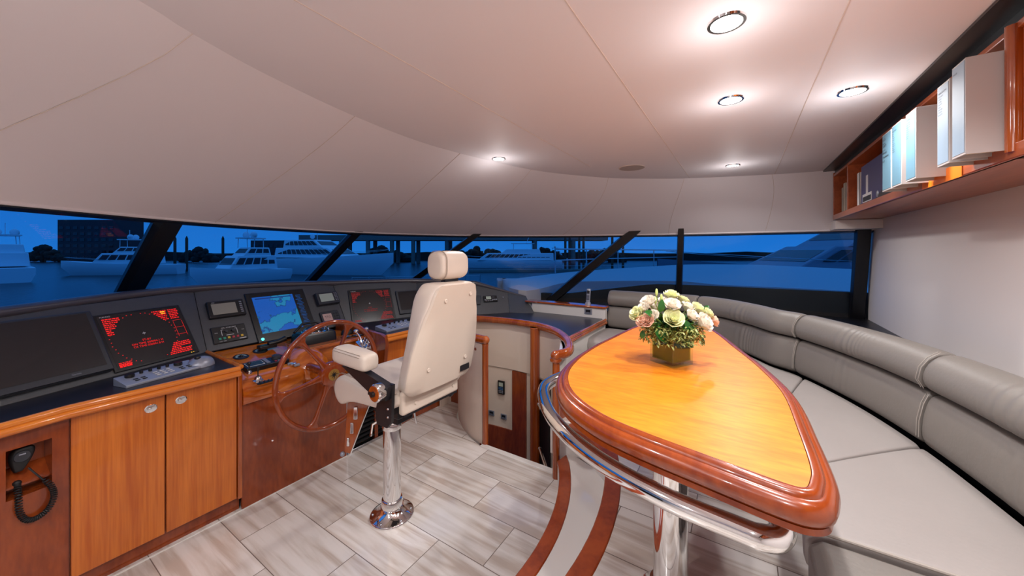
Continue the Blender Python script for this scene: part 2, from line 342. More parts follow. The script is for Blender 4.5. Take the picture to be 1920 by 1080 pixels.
# stairwell threshold strip
b = MB(); b.bb(2.325, 2.375, 1.10, 1.81, -.02, .006); struct(b.build('trim_6', 'gloss_white', bevel=.003))
# ceiling: flat panel with curved front edge, then sloping fascia down to the window head
CE = [V(-1.6, .5), V(-1.1, 1.0), V(-.5, 1.27), V(.0, 1.40), V(.286, 1.473), V(.42, 1.543), V(.694, 1.647), V(1.163, 1.754), V(1.725, 1.794), V(2.354, 1.69), V(2.902, 1.515), V(3.444, 1.149), V(3.724, .807), V(3.954, .401), V(4.171, -.254), V(4.238, -.647), V(4.25, -1.05)]
PAIRS = [((-1.75, 1.0), (-2.1, 1.3)), ((-1.0, 1.83), (-1.35, 2.7)), ((.0, 2.46), (-.3, 3.6)), ((.72, 2.935), (.61, 4.07)), ((1.45, 3.19), (1.25, 4.27)), ((2.22, 3.26), (1.93, 4.22)), ((2.90, 3.06), (2.50, 4.1)),
         ((3.43, 2.66), (2.96, 3.85)), ((3.92, 1.98), (3.62, 3.1)), ((4.29, 1.05), (4.2, 2.1)), ((4.40, .57), (4.64, .63)), ((4.449, -.20), (4.67, -.25)), ((4.44, -.93), (4.67, -.93)), ((4.43, -1.06), (4.66, -1.06))]
HD = [V(*a) for a, b_ in PAIRS]
def resample(pts, n):
    P = catmull([(p.x, p.y, 0) for p in pts], 8); L = [0]
    for i in range(1, len(P)): L.append(L[-1] + (P[i] - P[i - 1]).length)
    out = []; j = 0
    for k in range(n):
        d = L[-1] * k / (n - 1)
        while j < len(L) - 2 and L[j + 1] < d: j += 1
        f_ = (d - L[j]) / max(1e-9, L[j + 1] - L[j]); out.append(P[j].lerp(P[j + 1], min(1, max(0, f_))))
    return out
NR = 120
SUB = 12; NR = (len(PAIRS) - 1) * SUB + 1
ceR = resample(CE, NR); hdR = catmull([V(a[0], a[1], 0) for a, b_ in PAIRS], SUB); btR = catmull([V(b_[0], b_[1], 0) for a, b_ in PAIRS], SUB)
b = MB(); poly = [(p.x, p.y) for p in ceR] + [(-1.8, -1.15), (-1.8, .3)]; b.prism(poly, CEIL, CEIL + .05); struct(b.build('ceiling', 'ceiling'))
def fas(i, f_):   # gently concave fascia
    a = V(ceR[i].x, ceR[i].y, CEIL); c_ = V(hdR[i].x, hdR[i].y, 1.80); p = a.lerp(c_, f_); p.z += .035 * math.sin(PI * f_); return p
b = MB()
secs = [[fas(i, k / 8) for k in range(9)] + [fas(i, 1) + V(0, 0, .02) * 1 + V((hdR[i].x - 1.6) * .01, .01, 0)] + [V(hdR[i].x, hdR[i].y, 1.9) + (V(hdR[i].x - ceR[i].x, hdR[i].y - ceR[i].y, 0)).normalized() * .08, V(ceR[i].x, ceR[i].y, CEIL + .05) + (V(hdR[i].x - ceR[i].x, hdR[i].y - ceR[i].y, 0)).normalized() * .1] for i in range(NR)]
b.loft(secs, True, True); struct(b.build('ceiling', 'ceiling'))
# panel seams as slim grooves / beads on the ceiling
def seamline(name, pts, w=.004, m='seam'):
    b_ = MB(); b_.tube(pts, w, 6); return struct(b_.build(name, m))
k_ = 7
for y0, xs, xe in ((1.09, -1.5, 2.95), (.43, -1.5, 3.9), (-.265, -1.5, 4.16)):
    seamline('trim_%d' % k_, [V(xs, y0, CEIL), V(xe, y0, CEIL)], .0022); k_ += 1
def nearest(R, x, y): return min(range(NR), key=lambda i: (R[i].x - x) ** 2 + (R[i].y - y) ** 2)
for (tx, ty), (bx, by) in (((.42, 1.543), (-.30, 2.32)), ((1.179, 1.756), (.951, 3.04)), ((2.02, 1.77), (2.34, 3.25)), ((2.757, 1.58), (3.305, 2.79)), ((3.5, 1.09), (3.98, 1.87)), ((3.92, .454), (4.35, .7)), ((4.171, -.254), (4.445, -.227))):
    i = nearest(ceR, tx, ty); j = nearest(hdR, bx, by); pts = []
    for q in range(9):
        f_ = q / 8; idx = i + (j - i) * f_; lo = int(idx); pts.append(fas(lo, f_).lerp(fas(min(NR - 1, lo + 1), f_), idx - lo) + V(-.001, -.002, -.001))
    seamline('trim_%d' % k_, pts, .0016); k_ += 1
# bead along the window head
b = MB(); b.tube([V(p.x, p.y, 1.80) for p in hdR], .009, 8); struct(b.build('trim_%d' % k_, 'ceiling')); k_ += 1
# walls
def wallbox(name, x0, x1, y0, y1, z0, z1, m='wall'):
    b_ = MB(); b_.bb(x0, x1, y0, y1, z0, z1); return struct(b_.build(name, m))
wallbox('wall_right', -1.8, 4.62, -1.08, -1.0, 0, CEIL + .05)
wallbox('wall_back', -1.88, -1.8, -1.08, 3.2, 0, CEIL + .05)
# lower side walls outboard of sofa and beneath windows
SILL = 1.0
b = MB()
def wtop(p): return 1.06 + .15 * min(1, max(0, (1.9 - p.y) / 1.0)) * (p.x > 3)
secs = [[V(btR[i].x, btR[i].y, -.2), V(btR[i].x, btR[i].y, wtop(btR[i])), V(btR[i].x, btR[i].y, wtop(btR[i])) + (V(btR[i].x - 1.5, btR[i].y - 1, 0)).normalized() * .08, V(btR[i].x, btR[i].y, -.2) + (V(btR[i].x - 1.5, btR[i].y - 1, 0)).normalized() * .08] for i in range(NR)]
b.loft(secs, True, True); struct(b.build('wall_front', 'frame_black'))
# sill shelf between dash / sofa and glass
b = MB()
inner = [V(-2.0, 1.1), V(-1.3, 2.0), V(-.6, 2.6), V(.05, 3.0), V(.95, 3.38), V(2.08, 3.42), V(2.9, 3.15), V(3.4, 2.6), V(3.75, 2.1), V(3.78, 1.4), V(3.80, .9), V(3.80, .35), V(3.45, -.1), V(2.96, -.5), V(2.4, -.83), V(1.9, -.95)]
iR = resample(inner, NR)
vs_ = [(p.x, p.y, .965) for p in iR] + [(p.x, p.y, .965) for p in btR]
b.add(vs_, [(i, i + 1, NR + i + 1, NR + i) for i in range(NR - 1)]); struct(b.build('trim_%d' % k_, 'frame_black')); k_ += 1
# glazing with raked mullions
def fracpt(R, f_):
    x = f_ * (NR - 1); i = min(NR - 2, int(x)); return R[i].lerp(R[i + 1], x - i)
def pidx(R, x, y): return nearest(R, x, y)
mi_ = [(k * SUB, k * SUB) for k in (1, 3, 5, 7, 9, 10, 12)]
mw = [.07, .075, .06, .065, .085, .036, .06]
z0g, z1g = 1.0, 1.80
ends = [(0, 0)] + mi_ + [(NR - 1, NR - 1)]
for w_ in range(len(mi_) + 1):
    (h0, b0), (h1, b1) = ends[w_], ends[w_ + 1]
    if w_ in (len(mi_),): continue
    n = 24; b = MB(); top = []; bot = []
    for k in range(n + 1):
        f_ = k / n
        t_ = fracpt(hdR, (h0 + (h1 - h0) * f_) / (NR - 1)); q_ = fracpt(btR, (b0 + (b1 - b0) * f_) / (NR - 1))
        top.append(V(t_.x, t_.y, z1g)); bot.append(V(q_.x, q_.y, z0g))
    win = thing('window_%d' % (w_ + 1), bot[n // 2], None, None); win['kind'] = 'structure'
    b.loft([[t_, q_] for t_, q_ in zip(top, bot)], False, False); b.build('pane', 'pane', win)
for (hi, bi), w_, q in zip(mi_, mw, range(99)):
    a = V(hdR[hi].x, hdR[hi].y, 1.84); c_ = V(btR[bi].x, btR[bi].y, .96); a += (a - c_) * .02
    ii = V(hdR[min(hi + 1, NR - 1)].x - hdR[hi - 1].x, hdR[min(hi + 1, NR - 1)].y - hdR[hi - 1].y, 0).normalized(); nn = V(ii.y, -ii.x, 0)
    if q == 6: ii = V(.1, -1, 0).normalized(); nn = V(-1, 0, 0)
    b = MB(); secs = []
    for p in (a, c_): secs.append([p + ii * w_ + nn * .0, p + ii * w_ * .75 + nn * .05, p - ii * w_ * .75 + nn * .05, p - ii * w_ + nn * .0, p - nn * .04 - ii * w_ * .8, p - nn * .04 + ii * w_ * .8])
    b.loft(secs, True, True); struct(b.build('trim_%d' % k_, 'frame_black')); k_ += 1
# black head band behind bead
b = MB(); secs = []
for i in range(NR):
    o_ = V(btR[i].x - hdR[i].x, btR[i].y - hdR[i].y, 0)
    p = V(hdR[i].x, hdR[i].y, 1.80); o_ = o_.normalized(); secs.append([p + V(0, 0, .01), p + V(0, 0, -.016), p + o_ * .06 + V(0, 0, -.028), p + o_ * .10 + V(0, 0, .02)])
b.loft(secs, True, True); struct(b.build('trim_%d' % k_, 'frame_black')); k_ += 1
# soffit piece under the bookcase, next to the window
b = MB(); b.bb(4.2, 4.46, -1.0, -.70, 1.80, 1.875); struct(b.build('trim_%d' % k_, 'wall')); k_ += 1
# dark navy recess between ceiling and bookcase top
b = MB(); b.bb(-1.7, 4.22, -.72, -.62, CEIL - .012, CEIL - .002); struct(b.build('trim_%d' % k_, 'frame_black')); k_ += 1

#@@HELM
# ================================================================== HELM CONSOLE
CT = .895
# ---- left cabinet run
def nosing(name, pts, parent, m='trim_wood', z=CT, loop=False):
    b_ = MB(); b_.tube([V(p[0], p[1], z - .006) for p in pts], .016, 10); b_.tube([V(p[0], p[1] - .004, z - .034) for p in pts], .019, 10)
    b_.use(m); return b_.build(name, m, parent)
cabL = thing('helm_cabinet', (.3, 2.7, 0), 'long cherry wood cabinet with two flat doors left of the steering wheel', 'cabinet')
wing = [(-1.5, 2.05), (-.6, 2.28), (.0, 2.515), (.276, 2.59)]
b = MB(); b.prism([(-1.2, 2.187), (-.6, 2.34), (.0, 2.575), (.276, 2.635), (.955, 2.635), (.955, 3.1), (-1.2, 2.6)], 0.0, .085); b.build('plinth', 'dark_wood', cabL)
b = MB(); b.prism([(.27, 2.62), (.957, 2.62), (.957, 3.1), (.27, 2.9)], .085, .85); b.build('body', 'dark_wood', cabL)
for x0, x1, lab in ((.288, .606, 'left'), (.613, .930, 'right')):
    b = MB(); b.bb(x0, x1, 2.598, 2.619, .09, .842); d = b.build('door', 'door_wood', cabL, bevel=.002)
    cx = .552 if lab == 'left' else .672; cz = .782 if lab == 'left' else .785
    R = Matrix.Rotation(PI / 2, 3, 'X')
    b = MB(); b.lathe((cx, 2.597, cz), [(.0245, 0), (.0245, .003), (.021, .004), (.0205, .001)], 28, Matrix.Diagonal((1, 1, .86)) @ R); b.build('latch', 'chrome', d)
    b = MB(); b.box((cx + .002, 2.5945, cz), (.026, .005, .014)); b.ball((cx - .004, 2.5935, cz + .001), (.008, .004, .006)); b.build('latch_pull', 'chrome', d)
b = MB(); b.bb(.933, .957, 2.585, 2.62, .085, .86); b.build('end_post', 'rail_wood', cabL, bevel=.005)
# wing panel with microphone niche
P0, P1 = V(-.12, 2.54, 0), V(.283, 2.61, 0); xd = (P1 - P0).normalized(); yd_ = V(-xd.y, xd.x, 0)
def W(u, d, z): return P0 + xd * u + yd_ * d + V(0, 0, z)
un0, un1, zn0, zn1 = .237, .36, .555, .765; ul = (P1 - P0).length
b = MB()
for (u0, u1, z0, z1) in ((-.02, un0, .085, .85), (un1, ul, .085, .85), (un0, un1, .085, zn0), (un0, un1, zn1, .85)):
    b.quadbox([W(u0, 0, z0), W(u1, 0, z0), W(u1, 0, z1), W(u0, 0, z1)], yd_, .02)
b.build('niche_panel', 'dark_wood', cabL)
b = MB(); b.quadbox([W(un0, .09, zn0), W(un1, .09, zn0), W(un1, .09, zn1), W(un0, .09, zn1)], yd_, .01)
b.quadbox([W(un0, .02, zn0 - .01), W(un1, .02, zn0 - .01), W(un1, .02, zn0), W(un0, .02, zn0)], yd_, .08); b.quadbox([W(un1, .02, zn0), W(un1 + .01, .02, zn0), W(un1 + .01, .02, zn1), W(un1, .02, zn1)], yd_, .08)
b.quadbox([W(un0 - .01, .02, zn0), W(un0, .02, zn0), W(un0, .02, zn1), W(un0 - .01, .02, zn1)], yd_, .08); b.quadbox([W(un0, .02, zn1), W(un1, .02, zn1), W(un1, .02, zn1 + .01), W(un0, .02, zn1 + .01)], yd_, .08)
b.quadbox([W(un0, .022, .60), W(un1, .022, .60), W(un1, .085, .66), W(un0, .085, .66)], V(0, 0, -1), .008)
b.build('niche', 'dark_wood', cabL)
cabW = thing('side_cabinet', (-.5, 2.45, 0), 'cherry cabinet door with chrome catch at the far left edge of the console', 'cabinet')
b = MB(); b.prism([(-1.2, 2.147), (-.6, 2.30), (-.13, 2.49), (-.13, 2.8), (-1.2, 2.55)], .085, .85); b.build('body', 'dark_wood', cabW)
b = MB(); b.quadbox([V(-.60, 2.285, .09), V(-.135, 2.47, .09), V(-.135, 2.47, .842), V(-.60, 2.285, .842)], V(.3, -1, 0).normalized(), .02); dd = b.build('door', 'door_wood', cabW)
b = MB(); b.box(V(-.15, 2.45, .52), (.03, .01, .05)); b.build('catch', 'chrome', dd)
b = MB(); b.bb(.28, 1.66, 2.598, 2.606, 0, .005); struct(b.build('trim_%d' % k_, 'gloss_white')); k_ += 1
# ---- worktop left
wt = thing('worktop', (.3, 2.8, CT), 'black worktop with rounded cherry edge under the two left monitors', 'countertop')
b = MB(); b.prism([(-1.2, 2.137), (-.6, 2.29), (.0, 2.52), (.276, 2.575), (.945, 2.575), (.945, 3.25), (.05, 3.0), (-1.2, 2.58)], .852, CT); b.build('surface', 'black_lam', wt)
nosing('wooden_edge', [(-1.2, 2.122), (-.6, 2.275), (.0, 2.51), (.276, 2.572), (.937, 2.572)], wt)
b = MB(); b.tube([V(.945, 2.575, CT + .002), V(.955, 3.15, CT + .002)], .014, 10); b.build('side_edge', 'trim_wood', wt)
# ---- helm pod
pod = thing('helm_pod', (1.45, 2.8, 0), 'varnished wood centre console bulging forward behind the steering wheel', 'console')
def podz(y): # sloping top surface profile from dash down to front rounding
    return None
prof = [(3.17, .882), (2.75, .815), (2.66, .795), (2.61, .776), (2.585, .755), (2.575, .73), (2.575, .665), (2.582, .655), (2.66, .650), (3.17, .65)]
b = MB(); xs = [.957, 1.0, 1.2, 1.30, 1.36, 1.40, 1.43, 1.45]
secs = []
for x in xs:
    k = max(0, (x - 1.25) / .2); d = .17 * k * k
    secs.append([V(x, min(3.17, y + (d if i < 8 else 0) * (1 if y < 2.76 else 0)), z) for i, (y, z) in enumerate(prof)])
b.loft(secs, True, True); b.build('left_shoulder', 'pod_wood', pod, ang=50)
b = MB(); b.bb(1.45, 1.925, 2.75, 3.19, .0, .845); b.build('raised_block', 'pod_wood', pod)
b = MB(); b.bb(1.44, 1.93, 2.735, 3.19, .845, .872); b.build('block_top', 'pod_wood', pod, bevel=.01)
b = MB(); b.tube([V(1.442, 2.735, .858), V(1.93, 2.735, .858)], .013, 10); b.build('block_edge', 'rail_wood', pod)
b = MB()
b.loft([[V(x, y, z) for y, z in ((3.2, .93), (2.8, .925), (2.54, .905), (2.49, .885), (2.48, .84), (2.50, .68), (2.58, .50), (2.62, .40), (2.62, 0), (3.2, 0))] for x in (1.925, 1.957)], True, True)
b.build('right_cheek', 'dark_wood', pod)
b = MB(); b.bb(.96, 1.655, 2.602, 2.62, .0, .655); b.build('lower_panel', 'dark_wood', pod)
# curved boss behind wheel hub
b = MB(); b.lathe((1.42, 2.72, .72), [(.15, -.14), (.155, 0), (.13, .06), (.05, .12), (.03, .28), (.001, .281)], 32, Matrix.Rotation(PI / 2, 3, 'X')); b.build('wheel_boss', 'pod_wood', pod)
# vent grille and its frame
vt = thing('vent_grille', (1.9, 2.62, .0), 'black louvred air grille low in the console right of the wheel', 'vent')
b = MB(); b.bb(1.66, 2.14, 2.655, 2.68, .02, .62); b.build('backing', 'black', vt)
b = MB(); b.use('black')
for k in range(16):
    z = .05 + k * .036; b.box((1.9, 2.635, z), (.46, .03, .010), Matrix.Rotation(.5, 3, 'X'))
b.build('slats', 'rubber', vt)
b = MB(); b.bb(1.66, 2.14, 2.605, 2.64, .0, .022); b.bb(1.655, 1.672, 2.605, 2.64, 0, .62); b.bb(2.13, 2.147, 2.605, 2.64, 0, .62); b.build('frame', 'steel', vt, bevel=.003)
# ---- right cabinet run
cabR = thing('helm_cabinet', (2.5, 2.7, 0), 'cherry wood cabinet front behind and right of the helm chair', 'cabinet')
b = MB(); b.prism([(1.957, 2.54), (2.6, 2.54), (2.92, 2.56), (2.95, 3.1), (1.957, 3.3)], .62, .85); b.build('body', 'door_wood', cabR)
b = MB(); b.prism([(2.147, 2.62), (2.90, 2.66), (2.92, 3.1), (2.147, 3.1)], .085, .62); b.build('lower_body', 'dark_wood', cabR)
b = MB(); b.prism([(2.147, 2.64), (2.35, 2.655), (2.90, 2.63), (2.92, 3.1), (2.147, 3.1)], 0, .085); b.build('plinth', 'dark_wood', cabR, bevel=.004)
b = MB(); b.bb(2.86, 2.92, 2.46, 2.66, 0, .85); b.build('end_panel', 'dark_wood', cabR)
# right worktop round the stairwell
railp = [V(2.92, 2.50, 0), V(3.05, 2.44, 0), V(3.11, 2.06, 0), V(3.083, 1.71, 0), V(2.954, 1.434, 0), V(2.722, 1.214, 0)]
wtr = thing('worktop', (3.3, 2.0, CT), 'black worktop curving round the stairwell to the sofa end', 'countertop')
rc = catmull(railp, 8)
b = MB(); b.prism([(1.957, 2.52), (2.6, 2.50), (2.9, 2.50)] + [(p.x, p.y) for p in rc[4:]] + [(3.62, 1.2), (3.70, 1.25), (3.70, 2.1), (3.56, 2.3), (3.3, 2.65), (2.85, 3.05), (2.06, 3.3), (1.957, 3.28)], .852, CT); b.build('surface', 'black_lam', wtr)
nosing('wooden_edge', [(1.95, 2.50), (2.3, 2.485), (2.9, 2.485)], wtr)
b = MB(); b.tube([V(2.70, 1.192, CT - .006), V(3.66, 1.192, CT - .006)], .015, 10); b.tube([V(2.70, 1.188, CT - .034), V(3.66, 1.188, CT - .034)], .018, 10); b.build('sofa_side_edge', 'rail_wood', wtr)
# white bulkhead (end of stairwell facing the sofa) + curved stairwell liner
bk = thing('bulkhead', (3.1, 1.25, PL), 'white half height bulkhead between the stairwell and the grey sofa', 'partition')
b = MB(); b.prism([(2.40, 1.145), (2.49, 1.12), (2.75, 1.205), (3.70, 1.205), (3.70, 1.30), (2.74, 1.275), (2.47, 1.16), (2.40, 1.165)], PL - .1, .85); b.build('panel', 'gloss_white', bk)
b = MB(); b.prism([(2.40, 1.13), (2.49, 1.105), (2.75, 1.19), (3.2, 1.19), (3.2, 1.21), (2.75, 1.21), (2.49, 1.13), (2.40, 1.15)], PL, PL + .09); b.build('skirting', 'step_wood', bk)
lin_o = catmull([V(2.50, 1.13, 0), V(2.74, 1.26, 0), V(2.98, 1.46, 0), V(3.11, 1.73, 0), V(3.135, 2.06, 0), V(3.08, 2.45, 0), V(2.9, 2.6, 0), V(2.7, 2.60, 0)], 8)
liner = thing('stair_liner', (3.1, 2.0, -.9), 'cream curved lining of the stairwell with a keypad panel and wood uprights', 'panelling')
def ribbon(pts, z0, z1, th, name, m, parent, inset=0):
    b_ = MB(); n = len(pts); secs = []
    for i, p in enumerate(pts):
        t_ = (pts[min(i + 1, n - 1)] - pts[max(i - 1, 0)]).normalized(); nr = V(-t_.y, t_.x, 0)   # towards the well
        q = p + nr * inset; secs.append([q + V(0, 0, z0), q + V(0, 0, z1), q - nr * th + V(0, 0, z1), q - nr * th + V(0, 0, z0)])
    b_.loft(secs, True, True); return b_.build(name, m, parent)
ribbon(lin_o, .375, .85, .02, 'upper_lining', 'cream', liner, .012)
ribbon(lin_o, -1.3, .37, .02, 'lower_lining', 'cream', liner)
ribbon(lin_o, .37, .376, .02, 'shadow_gap', 'black', liner, .004)
def linseg(y0, y1, n=8): 
    # points of the liner between two Y values on its far side
    P = [p for p in lin_o if p.x > 2.9]; out = []
    for k in range(n + 1):
        y = y0 + (y1 - y0) * k / n; q = sorted(P, key=lambda p: abs(p.y - y))[:2]; a, c_ = sorted(q, key=lambda p: p.y)
        f_ = (y - a.y) / max(1e-6, c_.y - a.y); out.append(a.lerp(c_, f_))
    return out
ribbon(linseg(1.83, 2.0), -1.3, .366, .02, 'wood_upright', 'dark_wood', liner, .018)
ribbon(linseg(2.0, 2.4), -1.3, -.26, .02, 'wood_kick_panel', 'dark_wood', liner, .012)
ribbon(linseg(1.50, 1.70, 6), -1.3, .355, .02, 'doorway_shade', 'black', liner, .016)  # black sheet standing in for the unlit doorway opening
# floor of the lower landing
b = MB(); b.prism([(2.3, .9), (3.3, .9), (3.3, 2.8), (2.3, 2.8)], -1.36, -1.3); struct(b.build('floor', 'dark_wood'))
b = MB(); b.bb(2.29, 2.33, 1.0, 2.0, -1.3, -.02); struct(b.build('wall_stair', 'cream'))
# keypad + outlets on liner
def on_liner(px, py):
    best = None
    for i in range(len(lin_o) - 1):
        a, c_ = lin_o[i], lin_o[i + 1]; t_ = (c_ - a).normalized(); nr = V(-t_.y, t_.x, 0)
        p = onplane(px, py, a, nr); u = (p - V(a.x, a.y, 0)).dot(t_)
        if -.001 <= u <= (c_ - a).length + .001 and (best is None or p.x > best[0].x): best = (p, t_, nr)
    return best
def face_device(px, py, w_, h_, name, label, cat, builder, group=None):
    p, t_, nr = on_liner(px, py); p = V(p.x, p.y, p.z) + nr * .014; xd_ = -t_ if t_.y > 0 else t_
    o = thing(name, p, label, cat, group); builder(o, p, xd_, V(0, 0, 1), nr, w_, h_); return o
def plate(b_, p, xd_, yd2, nr, w_, h_, th, dx=0, dy=0):
    c_ = Vector(p) + xd_ * dx + yd2 * dy
    b_.quadbox([c_ - xd_ * w_ / 2 - yd2 * h_ / 2, c_ + xd_ * w_ / 2 - yd2 * h_ / 2, c_ + xd_ * w_ / 2 + yd2 * h_ / 2, c_ - xd_ * w_ / 2 + yd2 * h_ / 2], nr, th)
def kp(o, p, x, y, n, w_, h_):
    b_ = MB(); plate(b_, p, x, y, n, w_, h_, .018); b_.build('housing', 'black', o, bevel=.004)
    b_ = MB(); plate(b_, p + n * .018, x, y, n, w_ * .6, h_ * .28, .001, 0, h_ * .24); b_.build('screen', 'lcd_green', o)
    for r_ in range(4):
        for c_ in range(3):
            b_ = MB(); plate(b_, p + n * .018, x, y, n, w_ * .16, h_ * .07, .003, (c_ - 1) * w_ * .24, -h_ * (.0 + .12 * r_)); b_.build('key', 'hull_blue' if r_ < 2 else 'silver', o)
face_device(942, 725, .082, .14, 'keypad', 'black keypad with small screen on the cream stairwell panel', 'keypad', kp)
def outl(o, p, x, y, n, w_, h_):
    b_ = MB(); plate(b_, p, x, y, n, w_, h_, .006); b_.build('cover_plate', 'silver', o, bevel=.002)
    b_ = MB(); plate(b_, p + n * .006, x, y, n, w_ * .62, h_ * .62, .003); b_.build('socket', 'black', o)
    b_ = MB(); plate(b_, p + n * .009, x, y, n, w_ * .5, h_ * .12, .001, 0, -h_ * .18); b_.build('switch', 'silver', o)
face_device(923, 773, .07, .055, 'wall_outlet', 'left of the two steel outlets below the stairwell keypad', 'outlet', outl)
face_device(946, 780, .07, .055, 'wall_outlet', 'right of the two steel outlets below the stairwell keypad', 'outlet', outl)
# curved outer wall of the stairwell (aft left) and its posts and rails
sw = thing('stair_screen', (2.45, 2.05, 0), 'cream curved screen wall between the helm chair and the stairwell', 'partition')
pts = catmull([V(2.365, 1.815, 0), V(2.40, 1.95, 0), V(2.48, 2.11, 0), V(2.60, 2.27, 0), V(2.76, 2.42, 0), V(2.9, 2.5, 0)], 6)
ribbon(pts, 0, .83, .02, 'panel', 'cream', sw)
b = MB(); q = onplane(893, 654, V(2.40, 1.93, 0), V(-.9, .2, 0).normalized()); b.ball(q + V(-.005, 0, 0), .014); b.build('red_button', 'dark_wood', sw)
def post(x, y, z0, z1, r_, label):
    o = thing('wooden_post', (x, y, z0), label, 'post', 'turned wooden posts of the stairwell')
    b_ = MB(); b_.lathe((x, y, z0), [(r_, 0), (r_, z1 - z0)], 24); b_.build('shaft', 'rail_wood', o)
    b_ = MB(); b_.lathe((x, y, z1 - .02), [(r_, 0), (r_ * 1.06, .006), (r_ * 1.06, .014), (r_, .02)], 24); b_.build('collar', 'rail_wood', o); return o
post(2.385, 1.795, 0, .835, .026, 'varnished post nearest the helm chair at the stair opening')
post(2.30, 1.105, 0, .835, .026, 'varnished post beside the dining table and the curved step')
post(3.055, 1.695, -1.3, .865, .048, 'thick varnished post standing inside the stairwell')
def capsule_path(pts): return pts
hr = thing('handrail', (2.8, 1.5, .87), 'thick varnished handrail curving round the stairwell opening', 'handrail')
rp = catmull([V(2.86, 2.49, .875), V(2.96, 2.48, .875), V(3.05, 2.40, .875), V(3.112, 2.06, .875), V(3.083, 1.71, .875), V(2.954, 1.434, .875), V(2.722, 1.214, .875), V(2.50, 1.09, .872), V(2.37, 1.065, .87), V(2.285, 1.10, .868)], 8)
b = MB(); b.tube(rp, .036, 16); b.ball(rp[-1], .037, 16, 10); b.build('rail', 'rail_wood', hr)
b = MB(); b.lathe((2.295, 1.105, .825), [(.04, 0), (.044, .012), (.04, .024)], 20); b.build('end_cap', 'rail_wood', hr)
hl = thing('handrail', (2.35, 1.85, .87), 'short varnished handrail on the curved cream screen behind the chair', 'handrail')
rp = catmull([V(2.375, 1.785, .868), V(2.40, 1.93, .868), V(2.48, 2.10, .868), V(2.60, 2.26, .868), V(2.76, 2.41, .868), V(2.88, 2.48, .868)], 8)
b = MB(); b.tube(rp, .034, 16); b.ball(rp[0], .035, 16, 10); b.build('rail', 'rail_wood', hl)
for px0, py0, ln, lab in ((1012, 841, .30, 'lower'), (1010, 758, .12, 'upper')):
    a = onx(px0, py0, 2.86); b = MB(); q = a + V(-.25, -.2, 0).normalized() * ln
    b.tube([a, q], .014 if lab == 'lower' else .011, 12); b.ball(a, .016)
    tag(b.build('grab_bar', 'chrome'), '%s chrome grab bar beside the stairwell post behind the table' % lab, 'grab bar')
# ledge wall by the window, wooden ledge, outlet, phone
lw = thing('window_ledge', (3.7, 1.7, .9), 'white ledge with cherry wood trim below the window beside the sofa', 'ledge')
b = MB(); b.bb(3.68, 3.74, 1.2, 2.08, .86, 1.0); b.add([V(3.68, 2.04, .88), V(3.68, 2.14, 1.0), V(3.74, 2.14, 1.0), V(3.74, 2.04, .88)], [(0, 1, 2, 3)]); b.build('panel', 'gloss_white', lw)
b = MB(); b.bb(3.66, 3.80, 1.19, 2.17, 1.0, 1.022); b.build('wood_trim', 'rail_wood', lw, bevel=.008)
p = onx(1103, 584, 3.68)
o = thing('wall_outlet', p, 'steel outlet with dark socket on the white ledge by the sofa', 'outlet'); outl(o, p + V(-.001, 0, 0), V(0, -1, 0), V(0, 0, 1), V(-1, 0, 0), .085, .062)
ph = thing('cordless_phone', (3.76, 1.42, 1.022), 'silver cordless phone standing in its cradle on the wooden ledge', 'phone')
b = MB(); b.loft([[V(3.76 + x, 1.42 + y, z) for x, y in rrect(.055 - k * .01, .06 - k * .01, .012)] for k, z in enumerate((1.022, 1.045))], True, True); b.build('cradle', 'silver', ph)
b = MB()
Rp = Matrix.Rotation(.18, 3, 'Y')
b.loft([[V(3.76, 1.42, 1.035) + Rp @ V(x * s_, y * s_, z) for x, y in rrect(.022, .046, .009)] for z, s_ in ((0, .8), (.02, 1), (.10, .95), (.15, 1), (.158, .7))], True, True); hs_ = b.build('handset', 'silver', ph)
b = MB(); b.box(V(3.76, 1.42, 1.035) + Rp @ V(-.0125, 0, .12), (.003, .03, .034), Rp); b.build('screen', 'black', hs_)
b = MB()
for r_ in range(4):
    for c_ in range(3): b.box(V(3.76, 1.42, 1.035) + Rp @ V(-.0125, (c_ - 1) * .011, .04 + r_ * .013), (.003, .007, .008), Rp)
b.build('keys', 'black', hs_)

#@@DASH
# ================================================================== DASHBOARD
dash = thing('dashboard', (1.5, 3.3, CT), 'charcoal leather instrument dashboard wrapping round the front windows', 'dashboard')
tops = [V(-1.2, 2.46, 1.2), V(-.6, 2.72, 1.25), V(.10, 3.02, 1.285), V(.956, 3.423, 1.311), V(2.05, 3.40, 1.27), V(2.88, 3.17, 1.25), V(3.335, 2.65, 1.215), V(3.58, 2.36, 1.12), V(3.787, 2.22, 1.045)]
bots = [V(-1.2, 2.26, CT), V(-.6, 2.50, CT), V(.11, 2.84, CT), V(.956, 3.16, CT), V(2.05, 3.22, CT), V(2.75, 2.98, CT), V(3.157, 2.49, CT), V(3.47, 2.26, CT), V(3.595, 2.0, CT)]
def planar(i, a, b_, c_):    # slide tops[i] along Y until it lies in the plane a, b_, c_
    n = (b_ - a).cross(c_ - a); t = tops[i]; tops[i] = V(t.x, a.y - (n.x * (t.x - a.x) + n.z * (t.z - a.z)) / n.y, t.z)
planar(4, bots[3], bots[4], tops[3]); planar(5, bots[4], bots[5], tops[4]); planar(2, bots[2], bots[3], tops[3])
facets = []
